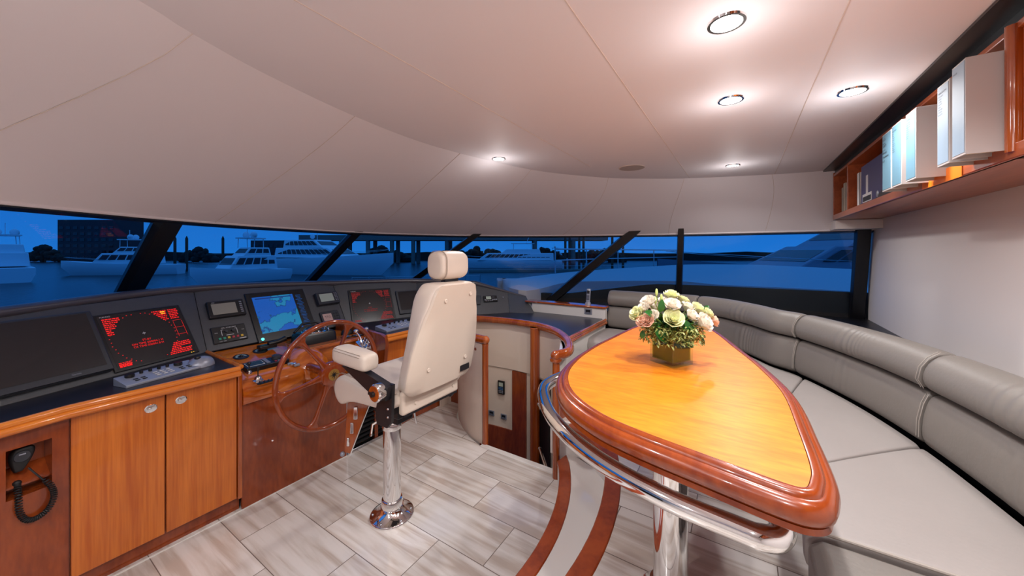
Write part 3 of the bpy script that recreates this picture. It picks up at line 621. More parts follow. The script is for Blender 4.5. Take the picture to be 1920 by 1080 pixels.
for i in range(len(tops) - 1):
    a, b_, c_, d = bots[i], bots[i + 1], tops[i + 1], tops[i]
    x = (b_ - a).normalized(); n = x.cross((c_ - a)).normalized()
    if n.y > 0 and abs(n.y) > .01 or n.dot(V(0, 0, H) - a) < 0: n = -n
    y = n.cross(x).normalized()
    if y.z < 0: y = -y
    facets.append((a, x, y, n))
    g = MB(); k = 4; vs_ = []
    vs_ = [a, b_, c_, d]; back = [p - n * .03 for p in vs_]
    g.add(vs_ + back, [(0, 1, 2, 3), (4, 7, 6, 5), (0, 4, 5, 1), (1, 5, 6, 2), (2, 6, 7, 3), (3, 7, 4, 0)])
    g.build('instrument_panel', 'dash', dash, bevel=.003)
rollp = catmull([t + V(0, .01, .012) for t in tops[:-2]], 7)
b = MB(); b.tube(rollp, .030, 14); b.build('padded_rail', 'dash_edge', dash)
b = MB(); b.tube([rollp[-1]] + [t + V(0, .01, .0) for t in tops[-2:]], [.030, .018, .012], 10); b.build('rail_end', 'dash_edge', dash)
for t in (tops[3], tops[4]):
    b = MB(); i_ = tops.index(t); b.tube([bots[i_] + facets[3][3] * .002, t + facets[3][3] * .002], .0018, 6); b.build('seam_line', 'black', dash)
FL, FM, FR, FR2, FR3 = facets[2], facets[3], facets[4], facets[5], facets[6]
def loc(fc, px, py, h=0): a, x, y, n = fc; return onplane(px, py, a + n * h, n)
def frame(fc, px, py, w_, h_, th, base=0, rot=0):
    a, x, y, n = fc; return loc(fc, px, py, base), x, y, n
class Dev:
    """device box on a dash facet; everything placed in its local width/height"""
    def __init__(s, fc, px, py, w_, h_, th, name, label, cat, body='black', bev=.004, group=None, lift=0):
        s.p = loc(fc, px, py) + fc[3] * lift; s.x, s.y, s.n = fc[1], fc[2], fc[3]; s.w, s.h, s.th = w_, h_, th
        s.o = thing(name, s.p, label, cat, group); b_ = MB(); plate(b_, s.p, s.x, s.y, s.n, w_, h_, th); s.b = b_.build('housing', body, s.o, bevel=bev)
    def rect(s, u, v, w_, h_, name, m, th=.001, z=0, parent=None):
        b_ = MB(); plate(b_, s.p + s.n * (s.th + z), s.x, s.y, s.n, w_ * s.w, h_ * s.h, th, (u - .5) * s.w, (v - .5) * s.h); return b_.build(name, m, parent or s.o)
    def P(s, u, v, z=0): return s.p + s.n * (s.th + z) + s.x * (u - .5) * s.w + s.y * (v - .5) * s.h
    def txt(s, u, v, size, body, m, name='lettering', align='CENTER', z=.0015): return text(body, size, s.P(u, v, z), s.x, s.y, m, name, s.o, align=align)
def dims(fc, l, r_, t_, b_):  # width/height from pixel edge midpoints
    return (loc(fc, *r_) - loc(fc, *l)).length, (loc(fc, *t_) - loc(fc, *b_)).length
# big black monitor at left
w_, h_ = .60, .40
c0 = loc(FL, 190, 648)
D = Dev(FL, 43, 668, .56, .375, .035, 'monitor', 'large switched off black monitor at the left end of the dashboard', 'monitor', 'bezel', .006)
D.rect(.5, .53, .91, .86, 'screen', 'screen_off', .002); D.rect(.5, .045, .96, .07, 'lower_lip', 'bezel', .012); D.txt(.72, .05, .012, 'Garmin', 'silver', z=.0135)
b = MB(); g = loc(FL, 205, 684); b.lathe(g, [(.008, 0), (.008, .004), (.004, .005)], 16, Matrix((FL[1], FL[2], FL[3])).transposed()); tag(b.build('key_switch', 'brass'), 'tiny brass key switch between the two left monitors', 'switch')
def radar(fc, px, py, w_, h_, label, dim=False):
    red = 'red_dim' if dim else 'red'
    D = Dev(fc, px, py, w_, h_, .010, 'radar_display', label, 'monitor', 'black', .003)
    D.rect(.5, .5, .93, .93, 'screen', 'screen_off', .001)
    rnd = random.Random(3 if dim else 5); b_ = MB()
    def q(u, v, uw, vh): plate(b_, D.p + D.n * (D.th + .002), D.x, D.y, D.n, uw * D.w, vh * D.h, .0004, (u - .5) * D.w, (v - .5) * D.h)
    def words(u0, v, u1, vh=.018):
        u = u0
        while u < u1:
            l_ = rnd.uniform(.012, .035)
            if u + l_ > u1: break
            q(u + l_ / 2, v, l_, vh); u += l_ + .007
    for k in range(9): words(.07, .90 - k * .034, .07 + (.19 if k < 3 else .13 if k < 6 else .09))
    for k in range(6): words(.62 + k * .02, .92 - k * .034, .80)
    for k in range(6): words(.82, .92 - k * .034, .95)
    for k in range(7): words(.72 - k * .015, .27 - k * .032, .94 if k != 3 else .80)
    words(.06, .10, .22); words(.06, .07, .22, .02)
    if not dim:
        for k in range(4): words(.06, .13 - k * .022, .2, .012)
    for k in range(44):
        a = 2 * PI * k / 44; rr = .45 if k % 2 else .44
        u, v = .44 + rr * .83 * math.cos(a), .49 + rr * math.sin(a)
        if .06 < u < .94 and .06 < v < .94: q(u, v, .012, .009)
    for v in (.70, .56, .42): q(.885, v, .11, .004)
    q(.83, .53, .003, .30); q(.942, .53, .003, .30)
    b_.build('screen_graphics', red, D.o)
    b_ = MB(); D2 = D
    plate(b_, D.p + D.n * (D.th + .002), D.x, D.y, D.n, .035 * D.w, .004, .0004, (.44 - .5) * D.w, (.56 - .5) * D.h); plate(b_, D.p + D.n * (D.th + .002), D.x, D.y, D.n, .002, .05 * D.h, .0004, (.44 - .5) * D.w, (.56 - .5) * D.h); b_.build('heading_mark', 'white', D.o)
    s_ = .018 if not dim else .015
    D.txt(.44, .44, s_, 'ST-BY', red, z=.0025); D.txt(.44, .385, s_, 'ON TIME 000004.1 H', red, z=.0025); D.txt(.44, .335, s_, 'TX TIME 000001.8 H', red, z=.0025)
    D.txt(.06, .945, .012, 'FURUNO', 'white', align='LEFT', z=.0015)
    if not dim:
        b_ = MB(); plate(b_, D.p + D.n * (D.th + .002), D.x, D.y, D.n, .06 * D.w, .02 * D.h, .0006, .25 * D.w, .40 * D.h); plate(b_, D.p + D.n * (D.th + .002), D.x, D.y, D.n, .05 * D.w, .014 * D.h, .0006, .25 * D.w, .365 * D.h); b_.build('highlighted_text', 'yellow_glow', D.o)
        b_ = MB(); plate(b_, D.p + D.n * (D.th + .001), D.x, D.y, D.n, .012 * D.w, .012 * D.h, .001, .39 * D.w, -.475 * D.h); plate(b_, D.p + D.n * (D.th + .001), D.x, D.y, D.n, .008 * D.w, .012 * D.h, .001, .42 * D.w, -.475 * D.h); b_.build('status_light', 'yellow_glow', D.o)
    return D
w_, h_ = dims(FL, (200, 640), (360, 612), (265, 580), (300, 674)); radar(FL, 280, 630, w_ * .99, h_ * 1.03, 'radar screen with bright red readouts left of the wheel')
# three devices of middle facet
D = Dev(FM, 423, 581, .235, .135, .028, 'navigation_display', 'grey screened display unit with a button column, upper left of the chart screen', 'instrument')
D.rect(.43, .5, .66, .66, 'screen', 'lcd', .002); D.txt(.12, .9, .010, 'ACR', 'white', align='LEFT')
for k in range(6): D.rect(.90, .82 - k * .125, .07, .06, 'button', 'silver', .003)
D = Dev(FM, 430, 626, .215, .130, .012, 'stabilizer_panel', 'black stabilizer control panel with six coloured buttons under the small display', 'control panel')
D.txt(.5, .87, .0115, 'HULL STABILIZERS', 'white'); D.txt(.12, .62, .008, 'ROLL', 'white'); D.txt(.9, .62, .008, 'TRIM', 'white')
for u, v, uw, vh in ((.27, .6, .015, .35), (.73, .6, .015, .35), (.3, .77, .06, .02), (.70, .77, .06, .02), (.5, .42, .22, .03)): D.rect(u, v, uw, vh, 'white_line', 'white', .0006)
for u in (.40, .60):
    b = MB(); b.lathe(D.P(u, .64), [(.010, 0), (.009, .012), (.001, .012)], 14, Matrix((D.x, D.y, D.n)).transposed()); b.build('knob', 'bezel', D.o)
for k, cm in enumerate(('btn_green', 'btn_green', 'btn_yel', 'btn_red', 'btn_red', 'btn_yel')): D.rect(.18 + k * .13, .25 + .01 * k * 0, .07, .12, 'button', cm, .004)
D.txt(.25, .08, .008, 'PORT  STBD', 'white'); D.rect(.84, .1, .2, .035, 'white_line', 'white', .0006)
# chart plotter
w_, h_ = dims(FM, (475, 592), (583, 575), (518, 546), (540, 631)); 
D = Dev(FM, 529, 589, w_, h_ * 1.02, .012, 'chart_plotter', 'large chart plotter glowing blue in the middle of the dashboard', 'monitor')
D.rect(.43, .53, .68, .74, 'chart_screen', 'chart', .001)
b = MB(); rnd = random.Random(9)
for k in range(22):
    v = .86 - k * .032; plate(b, D.p + D.n * (D.th + .001), D.x, D.y, D.n, rnd.uniform(.06, .13) * D.w, .011 * D.h, .0004, (.86 - .5) * D.w, (v - .5) * D.h)
b.build('side_readouts', mat('screen_blue', (12, 50, 90), .3, emit=(16, 80, 150), es=.6), D.o)
b = MB(); plate(b, D.p + D.n * (D.th + .0015), D.x, D.y, D.n, .60 * D.w, .022 * D.h, .0004, -.07 * D.w, .36 * D.h); b.build('title_bar', mat('screen_navy', (8, 30, 80), .3, emit=(10, 60, 140), es=.5), D.o)
b = MB(); b.lathe(D.P(.07, .06), [(.012, 0), (.010, .004), (.001, .004)], 16, Matrix((D.x, D.y, D.n)).transposed()); b.build('power_light', 'cyan_glow', D.o)
D = Dev(FM, 611, 562, .215, .125, .045, 'navigation_display', 'raised pale green display unit on the right of the chart screen', 'instrument', 'bezel')
D.rect(.43, .52, .62, .64, 'screen', 'lcd_green', .002)
for k in range(6): D.rect(.84, .85 - k * .12, .05, .05, 'button', 'silver', .003); D.rect(.92, .85 - k * .12, .05, .05, 'button', 'silver', .003)
D = Dev(FM, 618, 595, .180, .112, .02, 'navigation_display', 'small pinkish display unit with six buttons above the steering wheel', 'instrument', 'bezel')
D.rect(.33, .47, .48, .62, 'screen', 'lcd_pink', .002); D.txt(.33, .47, .03, 'TTG', 'bezel', z=.003)
for k in range(3): D.rect(.74, .75 - k * .25, .1, .1, 'button', 'bezel', .005); D.rect(.90, .75 - k * .25, .1, .1, 'button', 'bezel', .005)
w_, h_ = dims(FR, (657, 573), (738, 568), (692, 543), (697, 604)); radar(FR, 698, 573, w_, h_ * 1.03, 'dimmer radar screen with a grey glare between wheel and chair', True)
D = Dev(FR, 772, 566, .33, .27, .02, 'monitor', 'switched off grey monitor half hidden behind the helm chair', 'monitor', 'bezel'); D.rect(.5, .55, .86, .80, 'screen', 'screen_off', .002); D.txt(.5, .07, .012, 'SIMRAD', 'silver')
D = Dev(FR3, 919, 561, .165, .075, .02, 'marine_radio', 'black marine radio set into the dashboard right of the chair', 'radio')
D.rect(.36, .62, .36, .5, 'screen', 'lcd_green', .002)
for u in (.1, .66, .8, .92): D.rect(u, .3, .08, .16, 'button', 'silver', .003)
for k in range(4): D.rect(.16 + k * .14, .13, .08, .1, 'button', 'silver', .003)
D.rect(.7, .68, .2, .3, 'keypad', 'bezel', .004)
b = MB()
for dx, dz in ((0, 0), (-.012, -.03), (.014, -.03)):
    b.lathe(loc(FR3, 943, 558) + FR3[1] * dx + V(0, 0, dz), [(.009, 0), (.007, .012), (.001, .012)], 12, Matrix((FR3[1], FR3[2], FR3[3])).transposed())
tag(b.build('rotary_switches', 'silver'), 'cluster of three silver rotary switches right of the marine radio', 'switch')
D = Dev(FR2, 897, 563, .05, .12, .012, 'control_strip', 'narrow grey switch strip at the right shoulder of the chair', 'control panel', 'bezel')
# control keyboards lying on the worktop
def keyboard(a, b_, label):
    """a,b: left-front and right-front corners on the worktop"""
    a, b_ = Vector(a), Vector(b_); x = (b_ - a).normalized(); L_ = (b_ - a).length; y = V(-x.y, x.x, 0); up = V(0, 0, 1)
    o = thing('control_keyboard', a.lerp(b_, .5), label, 'keyboard'); dp = L_ * .26
    def K(u, v, z): return a + x * (u * L_) + y * (v * dp) + up * z
    g = MB(); g.loft([[K(u, 0, .0), K(u, 0, .012), K(u, .08, .017), K(u, .6, .030), K(u, 1, .042), K(u, 1, 0)] for u in (0, .02, .76, .78)], True, True); g.build('deck', 'silver', o, bevel=.002)
    g = MB(); secs = []
    for u, s_ in ((.70, .45), (.76, .85), (.82, 1.0), (.90, .95), (.97, .75), (1.0, .45)):
        secs.append([K(u, .5 + math.cos(t_) * .55 * s_, .001 + max(0, math.sin(t_)) * .060 * s_) for t_ in [PI * k / 10 for k in range(11)]])
    g.loft(secs, True, True); g.build('hand_rest', 'silver', o)
    g = MB(); g.ball(K(.80, .40, .056), .016, 14, 9); g.build('trackball', 'black', o)
    for u in (.12, .62):
        g = MB(); g.lathe(K(u, .75, .033), [(.020, 0), (.020, .014), (.017, .017), (.001, .017)], 18); g.build('dial', 'black', o)
    for u in (.24, .33, .42, .51):
        g = MB(); g.lathe(K(u, .82, .036), [(.008, 0), (.008, .016), (.001, .017)], 12); g.build('knob', 'black', o)
    for i, u in enumerate((.13, .20, .34, .41, .48, .60, .68)):
        for j in range(3 if 1 < i < 5 else 2):
            g = MB(); g.box(K(u, .2 + j * .17, .023 + j * .0045), (.018, .008, .003), Matrix((x, y, up)).transposed()); g.build('key', 'white' if 1 < i < 5 else 'bezel', o)
    return o
keyboard((.476, 2.665, CT), (.895, 2.775, CT), 'silver control keyboard with trackball below the bright red radar')
keyboard((2.03, 2.60, CT), (2.62, 2.62, CT), 'silver control keyboard on the worktop beside the helm chair')
# ---- things on the helm pod
def podsurf(px, py):   # the sloping shoulder surface between (y 3.17, z .882) and (y 2.66, z .795)
    n = V(0, -(.882 - .795), .51).normalized(); return onplane(px, py, V(1, 3.17, .882), n), n
PN = podsurf(500, 700)[1]; PX = V(1, 0, 0); PY = PN.cross(PX).normalized(); PR = Matrix((PX, PY, PN)).transposed()
for (px, py, lab) in ((452, 670, 'left'), (488, 659, 'right')):
    p = podsurf(px, py)[0]; o = thing('round_gauge', p, '%s round engine gauge with teal dial on the wooden pod' % lab, 'gauge', 'engine gauges on the pod')
    b = MB(); b.lathe(p, [(.046, 0), (.046, .007), (.041, .009), (.039, .006)], 28, PR); b.build('bezel', 'black', o)
    b = MB(); b.lathe(p + PN * .002, [(.038, 0), (.038, .0045)], 24, PR); b.build('dial', 'bezel', o)
    b = MB(); 
    for k in range(8):
        a0_ = math.radians(200 - k * 27); b.add([p + PN * .0075 + PX * math.cos(a_) * r_ + PY * math.sin(a_) * r_ for r_, a_ in ((.020, a0_), (.033, a0_), (.033, a0_ - .40), (.020, a0_ - .40))], [(0, 1, 2, 3)])
    b.build('scale', 'plate_white', o); b = MB(); b.ball(p + PN * .009, .010); b.build('hub', 'black', o)
def wedge(p, x, y, n, w_, d_, h0, h1, name, m, parent=None):
    b_ = MB(); q = [p - x * w_ / 2 - y * d_ / 2, p + x * w_ / 2 - y * d_ / 2, p + x * w_ / 2 + y * d_ / 2, p - x * w_ / 2 + y * d_ / 2]
    b_.add(q + [q[0] + n * h0, q[1] + n * h0, q[2] + n * h1, q[3] + n * h1], [(3, 2, 1, 0), (4, 5, 6, 7)] + [(i, (i + 1) % 4, 4 + (i + 1) % 4, 4 + i) for i in range(4)]); return b_.build(name, m, parent, bevel=.003)
p = podsurf(497, 686)[0]; ap = thing('autopilot_unit', p, 'black autopilot control box with a small green screen on the wooden pod', 'control panel')
wedge(p, PX, PY, PN, .26, .11, .034, .030, 'housing', 'black', ap)
def pr(u, v, w_, h_, m, name, th=.001, z=.034): 
    b_ = MB(); plate(b_, p + PN * z, PX, PY, PN, w_, h_, th, u, v); b_.build(name, m, ap)
pr(-.065, .0, .10, .066, 'white', 'screen_border', .0012, .0335); pr(-.065, .0, .094, .060, mat('lcd_olive', (44, 52, 30), .2), 'screen', .0018, .0338)
for k in range(5): pr(.005 + .004 * 0, .03 - k * .016, .022, .008, 'silver', 'button', .004)
for k in range(4): pr(.05 + k * .02, -.035, .012, .010, ('btn_red', 'silver', 'silver', 'silver')[k], 'button', .003)
b = MB(); b.lathe(p + PX * .075 + PY * .02 + PN * .03, [(.030, 0), (.026, .02), (.012, .026), (.001, .026)], 20, PR); b.build('steering_knob', 'bezel', ap)
# long row of toggle switches, small switch pair, thruster levers
def on_pod(px, py, zz=0): q = podsurf(px, py)[0]; return q + PN * zz
p = on_pod(504, 715); o = thing('switch_strip', p, 'dark oval strip of toggle switches on the front of the pod', 'switch')
b = MB(); b.loft([[p + PX * (x) + PY * y + PN * z for x, y in rrect(.13, .026, .012)] for z in (0, .004)], True, True); b.build('plate', 'black', o)
for k in range(5): b = MB(); b.box(p + PX * (-.046 + k * .023) + PN * .007, (.008, .016, .010), PR); b.build('toggle', 'bezel', o)
for (px, py, lab) in ((544, 684, 'silver push button cluster'), (467, 700, 'small silver joystick nearest the left worktop edge')):
    p = on_pod(px, py); o = thing('push_buttons' if px > 500 else 'thruster_joystick', p, lab + ' on the wooden pod', 'switch')
    if px > 500:
        for k in range(3): b = MB(); b.box(p + PX * .012 * k - PY * .022 * k + PN * .008, (.034, .014, .016), PR); b.build('button', 'chrome' if k % 2 else 'silver', o, bevel=.002)
    else:
        b = MB(); b.lathe(p, [(.018, 0), (.018, .008), (.01, .02), (.001, .022)], 18, PR); b.build('base', 'chrome', o); b = MB(); b.tube([p, p + V(0, 0, .06)], .004, 8); b.ball(p + V(0, 0, .066), .011); b.build('stick', 'black', o)
p = V(1.045, 2.60, .775); o = thing('thruster_joystick', p, 'chrome joystick lever at the front left corner of the pod', 'lever')
b = MB(); b.lathe(p, [(.030, -.004), (.030, .006), (.022, .010), (.020, .022), (.012, .030), (.001, .03)], 22); b.build('base', 'chrome', o)
b = MB(); b.tube([p + V(0, 0, .02), p + V(0, 0, .075)], .0035, 8); b.lathe(p + V(0, 0, .060), [(.004, 0), (.010, .012), (.009, .03), (.003, .036)], 14); b.build('stick', 'black', o)
# compass box with crystal-like chrome instrument in the centre
p = V(1.58, 2.93, .872); o = thing('compass', p, 'black boxed compass with chrome bezel in front of the chart screen', 'compass')
b = MB(); b.loft([[p + V(x * s_, y * s_, z) for x, y in rrect(.29, .20, .03)] for z, s_ in ((0, 1), (.065, .95), (.08, .85))], True, True); b.build('housing', 'black', o)
b = MB(); b.ball(p + V(0, 0, .075), (.085, .085, .05), 24, 12); b.build('dome', 'screen_off', o)
b = MB(); b.tube([p + V(math.cos(a) * .088, math.sin(a) * .088, .082) for a in [2 * PI * k / 28 for k in range(28)]], .006, 8, loop=True); b.build('bezel_ring', 'chrome', o)
b = MB(); b.tube([p + V(-.14, .03, .09), p + V(-.06, .07, .14), p + V(.05, .08, .14), p + V(.14, .05, .09)], .010, 10); b.build('hood', 'black', o)
rnd = random.Random(4); b = MB()
for k in range(26): b.ball(p + V(rnd.uniform(-.1, .1), rnd.uniform(-.08, .02), rnd.uniform(.082, .108)), rnd.uniform(.004, .009), 6, 4)
b.build('gimbal_weights', 'chrome', o)
p = V(1.27, 2.99, .875); o = thing('handheld_microphone', p, 'black hand microphone lying behind the pod against the chart screen', 'microphone')
b = MB(); b.tube([p + V(0, 0, .03), p + V(.07, .0, .035), p + V(.12, .0, .05)], [.018, .016, .022], 10); b.build('body', 'black', o); b = MB(); b.box(p + V(0, .02, .012), (.12, .06, .03)); b.build('holder', 'black', o, bevel=.008)
# right of compass: keypads, black lever housing, chrome throttle
for (x, y, lab) in ((1.80, 2.83, 'left'), (1.885, 2.80, 'right')):
    p = V(x, y, .873); o = thing('membrane_keypad', p, '%s blue and white keypad tile on the raised pod top' % lab, 'keypad', 'keypad tiles on the raised pod top')
    b = MB(); b.box(p + V(0, 0, .002), (.07, .06, .006)); b.build('plate', 'black', o)
    for i in range(3):
        for j in range(2): b = MB(); b.box(p + V(-.02 + .02 * i, -.014 + .028 * j, .006), (.014, .02, .003)); b.build('key', 'hull_blue' if (i + j) % 2 else 'silver', o)
p = V(1.87, 2.93, .873); o = thing('trim_controller', p, 'low black rounded controller on the pod right of the compass', 'control')
b = MB(); b.loft([[p + V(x * s_, y * s_, z) for x, y in rrect(.10, .08, .03)] for z, s_ in ((0, 1), (.025, .9), (.04, .6))], True, True); b.build('body', 'black', o)
p = V(1.865, 2.66, .80); o = thing('throttle_control', p, 'chrome twin throttle levers with ball knobs seen through the wheel', 'throttle')
b = MB(); b.box(p + V(0, .0, .0), (.13, .14, .07), Matrix.Rotation(.35, 3, 'X')); b.build('base', 'chrome', o, bevel=.012)
for dx in (-.035, .03):
    b = MB(); b.tube([p + V(dx, 0, .03), p + V(dx, .02, .08), p + V(dx * 1.5, .05, .125)], .007, 8); b.build('lever', 'chrome', o)
    b = MB(); b.ball(p + V(dx * 1.5, .055, .135), (.022, .02, .018), 14, 9); b.build('knob', 'chrome', o)
rnd = random.Random(8); b = MB()
for k in range(16): b.ball(p + V(-.045 + .03 * (k % 4), -.05 + .028 * (k // 4), .045 - .010 * (1 - k // 4)), .009, 8, 5)
b.build('buttons', 'chrome', o)
# ---- handheld VHF microphone with coiled cord in niche
p = W(.285, .045, .70); mc = thing('handheld_microphone', p, 'black fist microphone hanging in the cabinet niche with a coiled cord', 'microphone')
b = MB(); nn = -yd_
sec = []
for z, wv in ((-.052, .012), (-.035, .018), (-.01, .030), (.02, .036), (.04, .034), (.052, .022)):
    sec.append([p + xd * (x * wv * 2 / .072 + .15 * z) + yd_ * y + V(0, 0, z) for x, y in rrect(.072, .034, .014)])
b.loft(sec, True, True); b.build('body', 'rubber', mc, subd=1)
b = MB(); b.lathe(p + nn * .019 + V(0, 0, .016), [(.024, 0), (.022, .003), (.001, .003)], 20, Matrix((xd, V(0, 0, 1), nn)).transposed()); b.build('grille', 'bezel', mc)
b = MB(); b.box(p + nn * .0225 + V(0, 0, .026), (.018, .003, .005)); b.build('name_badge', 'silver', mc)
# coil path
ctrl = [W(.30, .02, .66), W(.325, -.01, .61), W(.352, -.02, .56), W(.36, -.02, .51), W(.345, -.02, .465), W(.315, -.02, .445), W(.285, -.02, .455), W(.268, -.015, .50), W(.268, -.005, .56), W(.272, .03, .60)]
cp = catmull(ctrl, 40); pts = []; tot = 0
for i, q in enumerate(cp):
    t_ = (cp[min(i + 1, len(cp) - 1)] - cp[max(0, i - 1)]).normalized(); sd = t_.cross(yd_).normalized(); u_ = sd.cross(t_)
    rr = .0085 * min(1, max(0, (i - 45) / 15)); a = i * .85
    pts.append(q + (sd * math.cos(a) + u_ * math.sin(a)) * rr)
b = MB(); b.tube(pts, .0032, 6); b.build('coiled_cord', 'rubber', mc)
b = MB(); b.lathe(W(.272, .03, .59), [(.013, 0), (.013, .02), (.008, .026)], 14); b.build('plug', 'rubber', mc)

#@@WHEEL
# ================================================================== STEERING WHEEL
wc = V(1.384, 2.35, .768); sw_ = thing('steering_wheel', wc, 'large six spoke varnished wooden steering wheel with a compass rose hub', 'steering wheel')
Rw = .35
def WP(r_, a, d=0): return wc + V(math.cos(a) * r_, d, math.sin(a) * r_)
b = MB(); b.tube([WP(Rw, 2 * PI * k / 72) for k in range(72)], .0165, 12, loop=True, flat=(1, 1)); b.build('rim', 'wheel_wood', sw_)
for k in range(6):
    a = math.radians(8 + 60 * k); secs = []
    for r_, hw, th in ((.055, .034, .020), (.085, .022, .018), (.13, .0145, .014), (.20, .012, .012), (.27, .013, .012), (.31, .020, .013), (.335, .042, .013), (.348, .055, .010)):
        c_ = WP(r_, a); td = V(-math.sin(a), 0, math.cos(a)); secs.append([c_ + td * x * hw * 2 + V(0, y * th * 2, 0) for x, y in rrect(1, 1, .35, 3)])
    b = MB(); b.loft(secs, True, True); b.build('spoke', 'wheel_wood', sw_)
b = MB(); RX = Matrix.Rotation(PI / 2, 3, 'X'); b.lathe(wc, [(.05, -.03), (.082, -.022), (.086, 0), (.080, .020), (.062, .028), (.001, .030)], 40, RX); b.build('hub', 'wheel_wood', sw_)
b = MB(); b.lathe(wc, [(.038, .026), (.038, .032), (.001, .0325)], 36, RX); em = b.build('emblem', 'brass', sw_, label='round compass rose emblem')
b = MB()
for k in range(16):
    a = 2 * PI * k / 16; L_ = .035 if k % 4 == 0 else (.028 if k % 2 == 0 else .018); wv = .006 if k % 2 == 0 else .003
    td = V(-math.sin(a), 0, math.cos(a)); b.add([wc + V(0, -.0335, 0), WP(L_ * .3, a, -.0335) + td * wv, WP(L_, a, -.0335)], [(0, 1, 2)])
b.build('rose', 'rubber', em)
b = MB(); b.lathe(wc + V(0, .16, 0), [(.03, -.14), (.03, .14)], 20, RX); b.build('shaft', 'wheel_wood', sw_)

#@@CHAIR
# ================================================================== HELM CHAIR
hc = thing('helm_chair', (1.436, 1.789, 0), 'cream leather helm chair on a polished steel pedestal', 'chair')
cx, cy = 1.436, 1.789
b = MB(); b.lathe((cx, cy, 0), [(.128, 0), (.130, .006), (.128, .013), (.124, .016)], 44); b.lathe((cx, cy, .014), [(.124, 0), (.10, .012), (.075, .030), (.066, .045)], 44); b.build('base_flange', 'chrome', hc)
for k in range(6):
    a = 2 * PI * k / 6 + .3; b = MB(); b.ball((cx + .112 * math.cos(a), cy + .112 * math.sin(a), .022), (.008, .008, .005), 10, 6); b.build('bolt', 'steel', hc)
b = MB(); b.lathe((cx, cy, .05), [(.062, 0), (.062, .05), (.059, .055), (.052, .056), (.052, .50)], 44); b.build('pedestal', 'chrome', hc)
b = MB(); b.lathe((cx, cy, .53), [(.056, 0), (.058, .004), (.058, .055), (.055, .06)], 44); b.build('collar', 'chrome', hc)
b = MB(); b.box((cx, cy - .03, .62), (.12, .18, .05)); b.box((cx, cy - .03, .68), (.14, .22, .09)); b.bb(cx - .12, cx + .08, 1.56, 1.90, .73, .775); b.build('seat_mount', 'bracket', hc, bevel=.008)
b = MB(); b.tube([V(cx - .06, cy - .05, .65), V(cx - .16, cy - .03, .62), V(cx - .17, cy - .03, .56)], .007, 8); b.build('height_lever', 'chrome', hc)
b = MB(); b.tube([V(cx + .06, cy - .12, .66), V(cx + .075, cy - .13, .56)], .006, 8); b.build('swivel_lever', 'chrome', hc)
# seat cushion
def seatsec(x, ins):
    pr_ = [(1.42, .80), (1.42, .885), (1.46, .905), (1.60, .885), (1.75, .885), (1.86, .905), (1.92, .90), (1.96, .865), (1.968, .82), (1.95, .765), (1.91, .735), (1.87, .745), (1.82, .775), (1.70, .79)]
    yc, zc = 1.70, .83
    return [V(x, yc + (y - yc) * (1 - ins), zc + (z - zc) * (1 - ins * 2)) for y, z in pr_]
b = MB(); b.loft([seatsec(1.160, .10), seatsec(1.168, .03), seatsec(1.185, 0), seatsec(1.22, 0), seatsec(1.41, -.0), seatsec(1.60, 0), seatsec(1.645, 0), seatsec(1.652, .03), seatsec(1.66, .10)], True, True)
b.build('seat', 'cream_leather', hc, subd=2, ang=80)
b = MB()
for x in (1.178, 1.186):
    b.tube(catmull([V(x, 1.44, .892), V(x, 1.60, .893), V(x, 1.86, .913), V(x, 1.925, .906), V(x, 1.966, .868), V(x, 1.974, .82), V(x, 1.955, .77)], 6), .0013, 5)
b.build('seat_stitching', 'stitch', hc)
b = MB(); b.bb(1.19, 1.60, 1.40, 1.44, .785, .90); b.build('rear_apron', 'cream_shell', hc, bevel=.014, seg=3)
b = MB()
for x in (1.27, 1.55): b.lathe((x, 1.398, .83), [(.009, 0), (.007, .004), (.001, .004)], 12, RX)
b.build('apron_studs', 'cream_shell', hc)
b = MB(); b.bb(1.20, 1.59, 1.405, 1.43, .776, .786); b.build('apron_trim', 'bracket', hc)
# backrest: cushion plus flat back shell
def backY(z): return 1.362 - .115 * (z - .91) / .5
def hw(z):   # half width of back shell
    pts_ = [(.895, .215), (.93, .245), (1.0, .247), (1.10, .242), (1.20, .222), (1.28, .200), (1.335, .178), (1.38, .168), (1.42, .152), (1.438, .125)]
    for i in range(len(pts_) - 1):
        if z <= pts_[i + 1][0]: f_ = (z - pts_[i][0]) / (pts_[i + 1][0] - pts_[i][0]); return pts_[i][1] + (pts_[i + 1][1] - pts_[i][1]) * f_
    return pts_[-1][1]
bx = 1.40
b = MB(); secs = []
for z, s_ in ((.885, .90), (.895, .96), (.93, 1), (1.0, 1), (1.1, 1), (1.2, 1), (1.26, 1), (1.31, 1), (1.36, 1), (1.40, .99), (1.43, .97), (1.445, .90)):
    z2 = min(1.438, max(.9, z)); w2 = hw(z2) * s_; y0 = backY(z); t2 = .115 if z < 1.4 else .10
    w3 = min(w2 + .012, .178 if z < 1.1 else .168); w4 = (w2 + w3) / 2 + .004
    secs.append([V(bx + x, y0 + y, z) for x, y in ((-w2, .0), (-w2 * .9, -.018), (0, -.024), (w2 * .9, -.018), (w2, .0), (w4, .045), (w3, t2 + .01), (w3 * .8, t2 + .03), (0, t2 - .01), (-w3 * .8, t2 + .03), (-w3, t2 + .01), (-w4, .045))])
b.loft(secs, True, True); b.build('backrest', 'cream_leather', hc, subd=2, ang=70)
b = MB(); secs = []
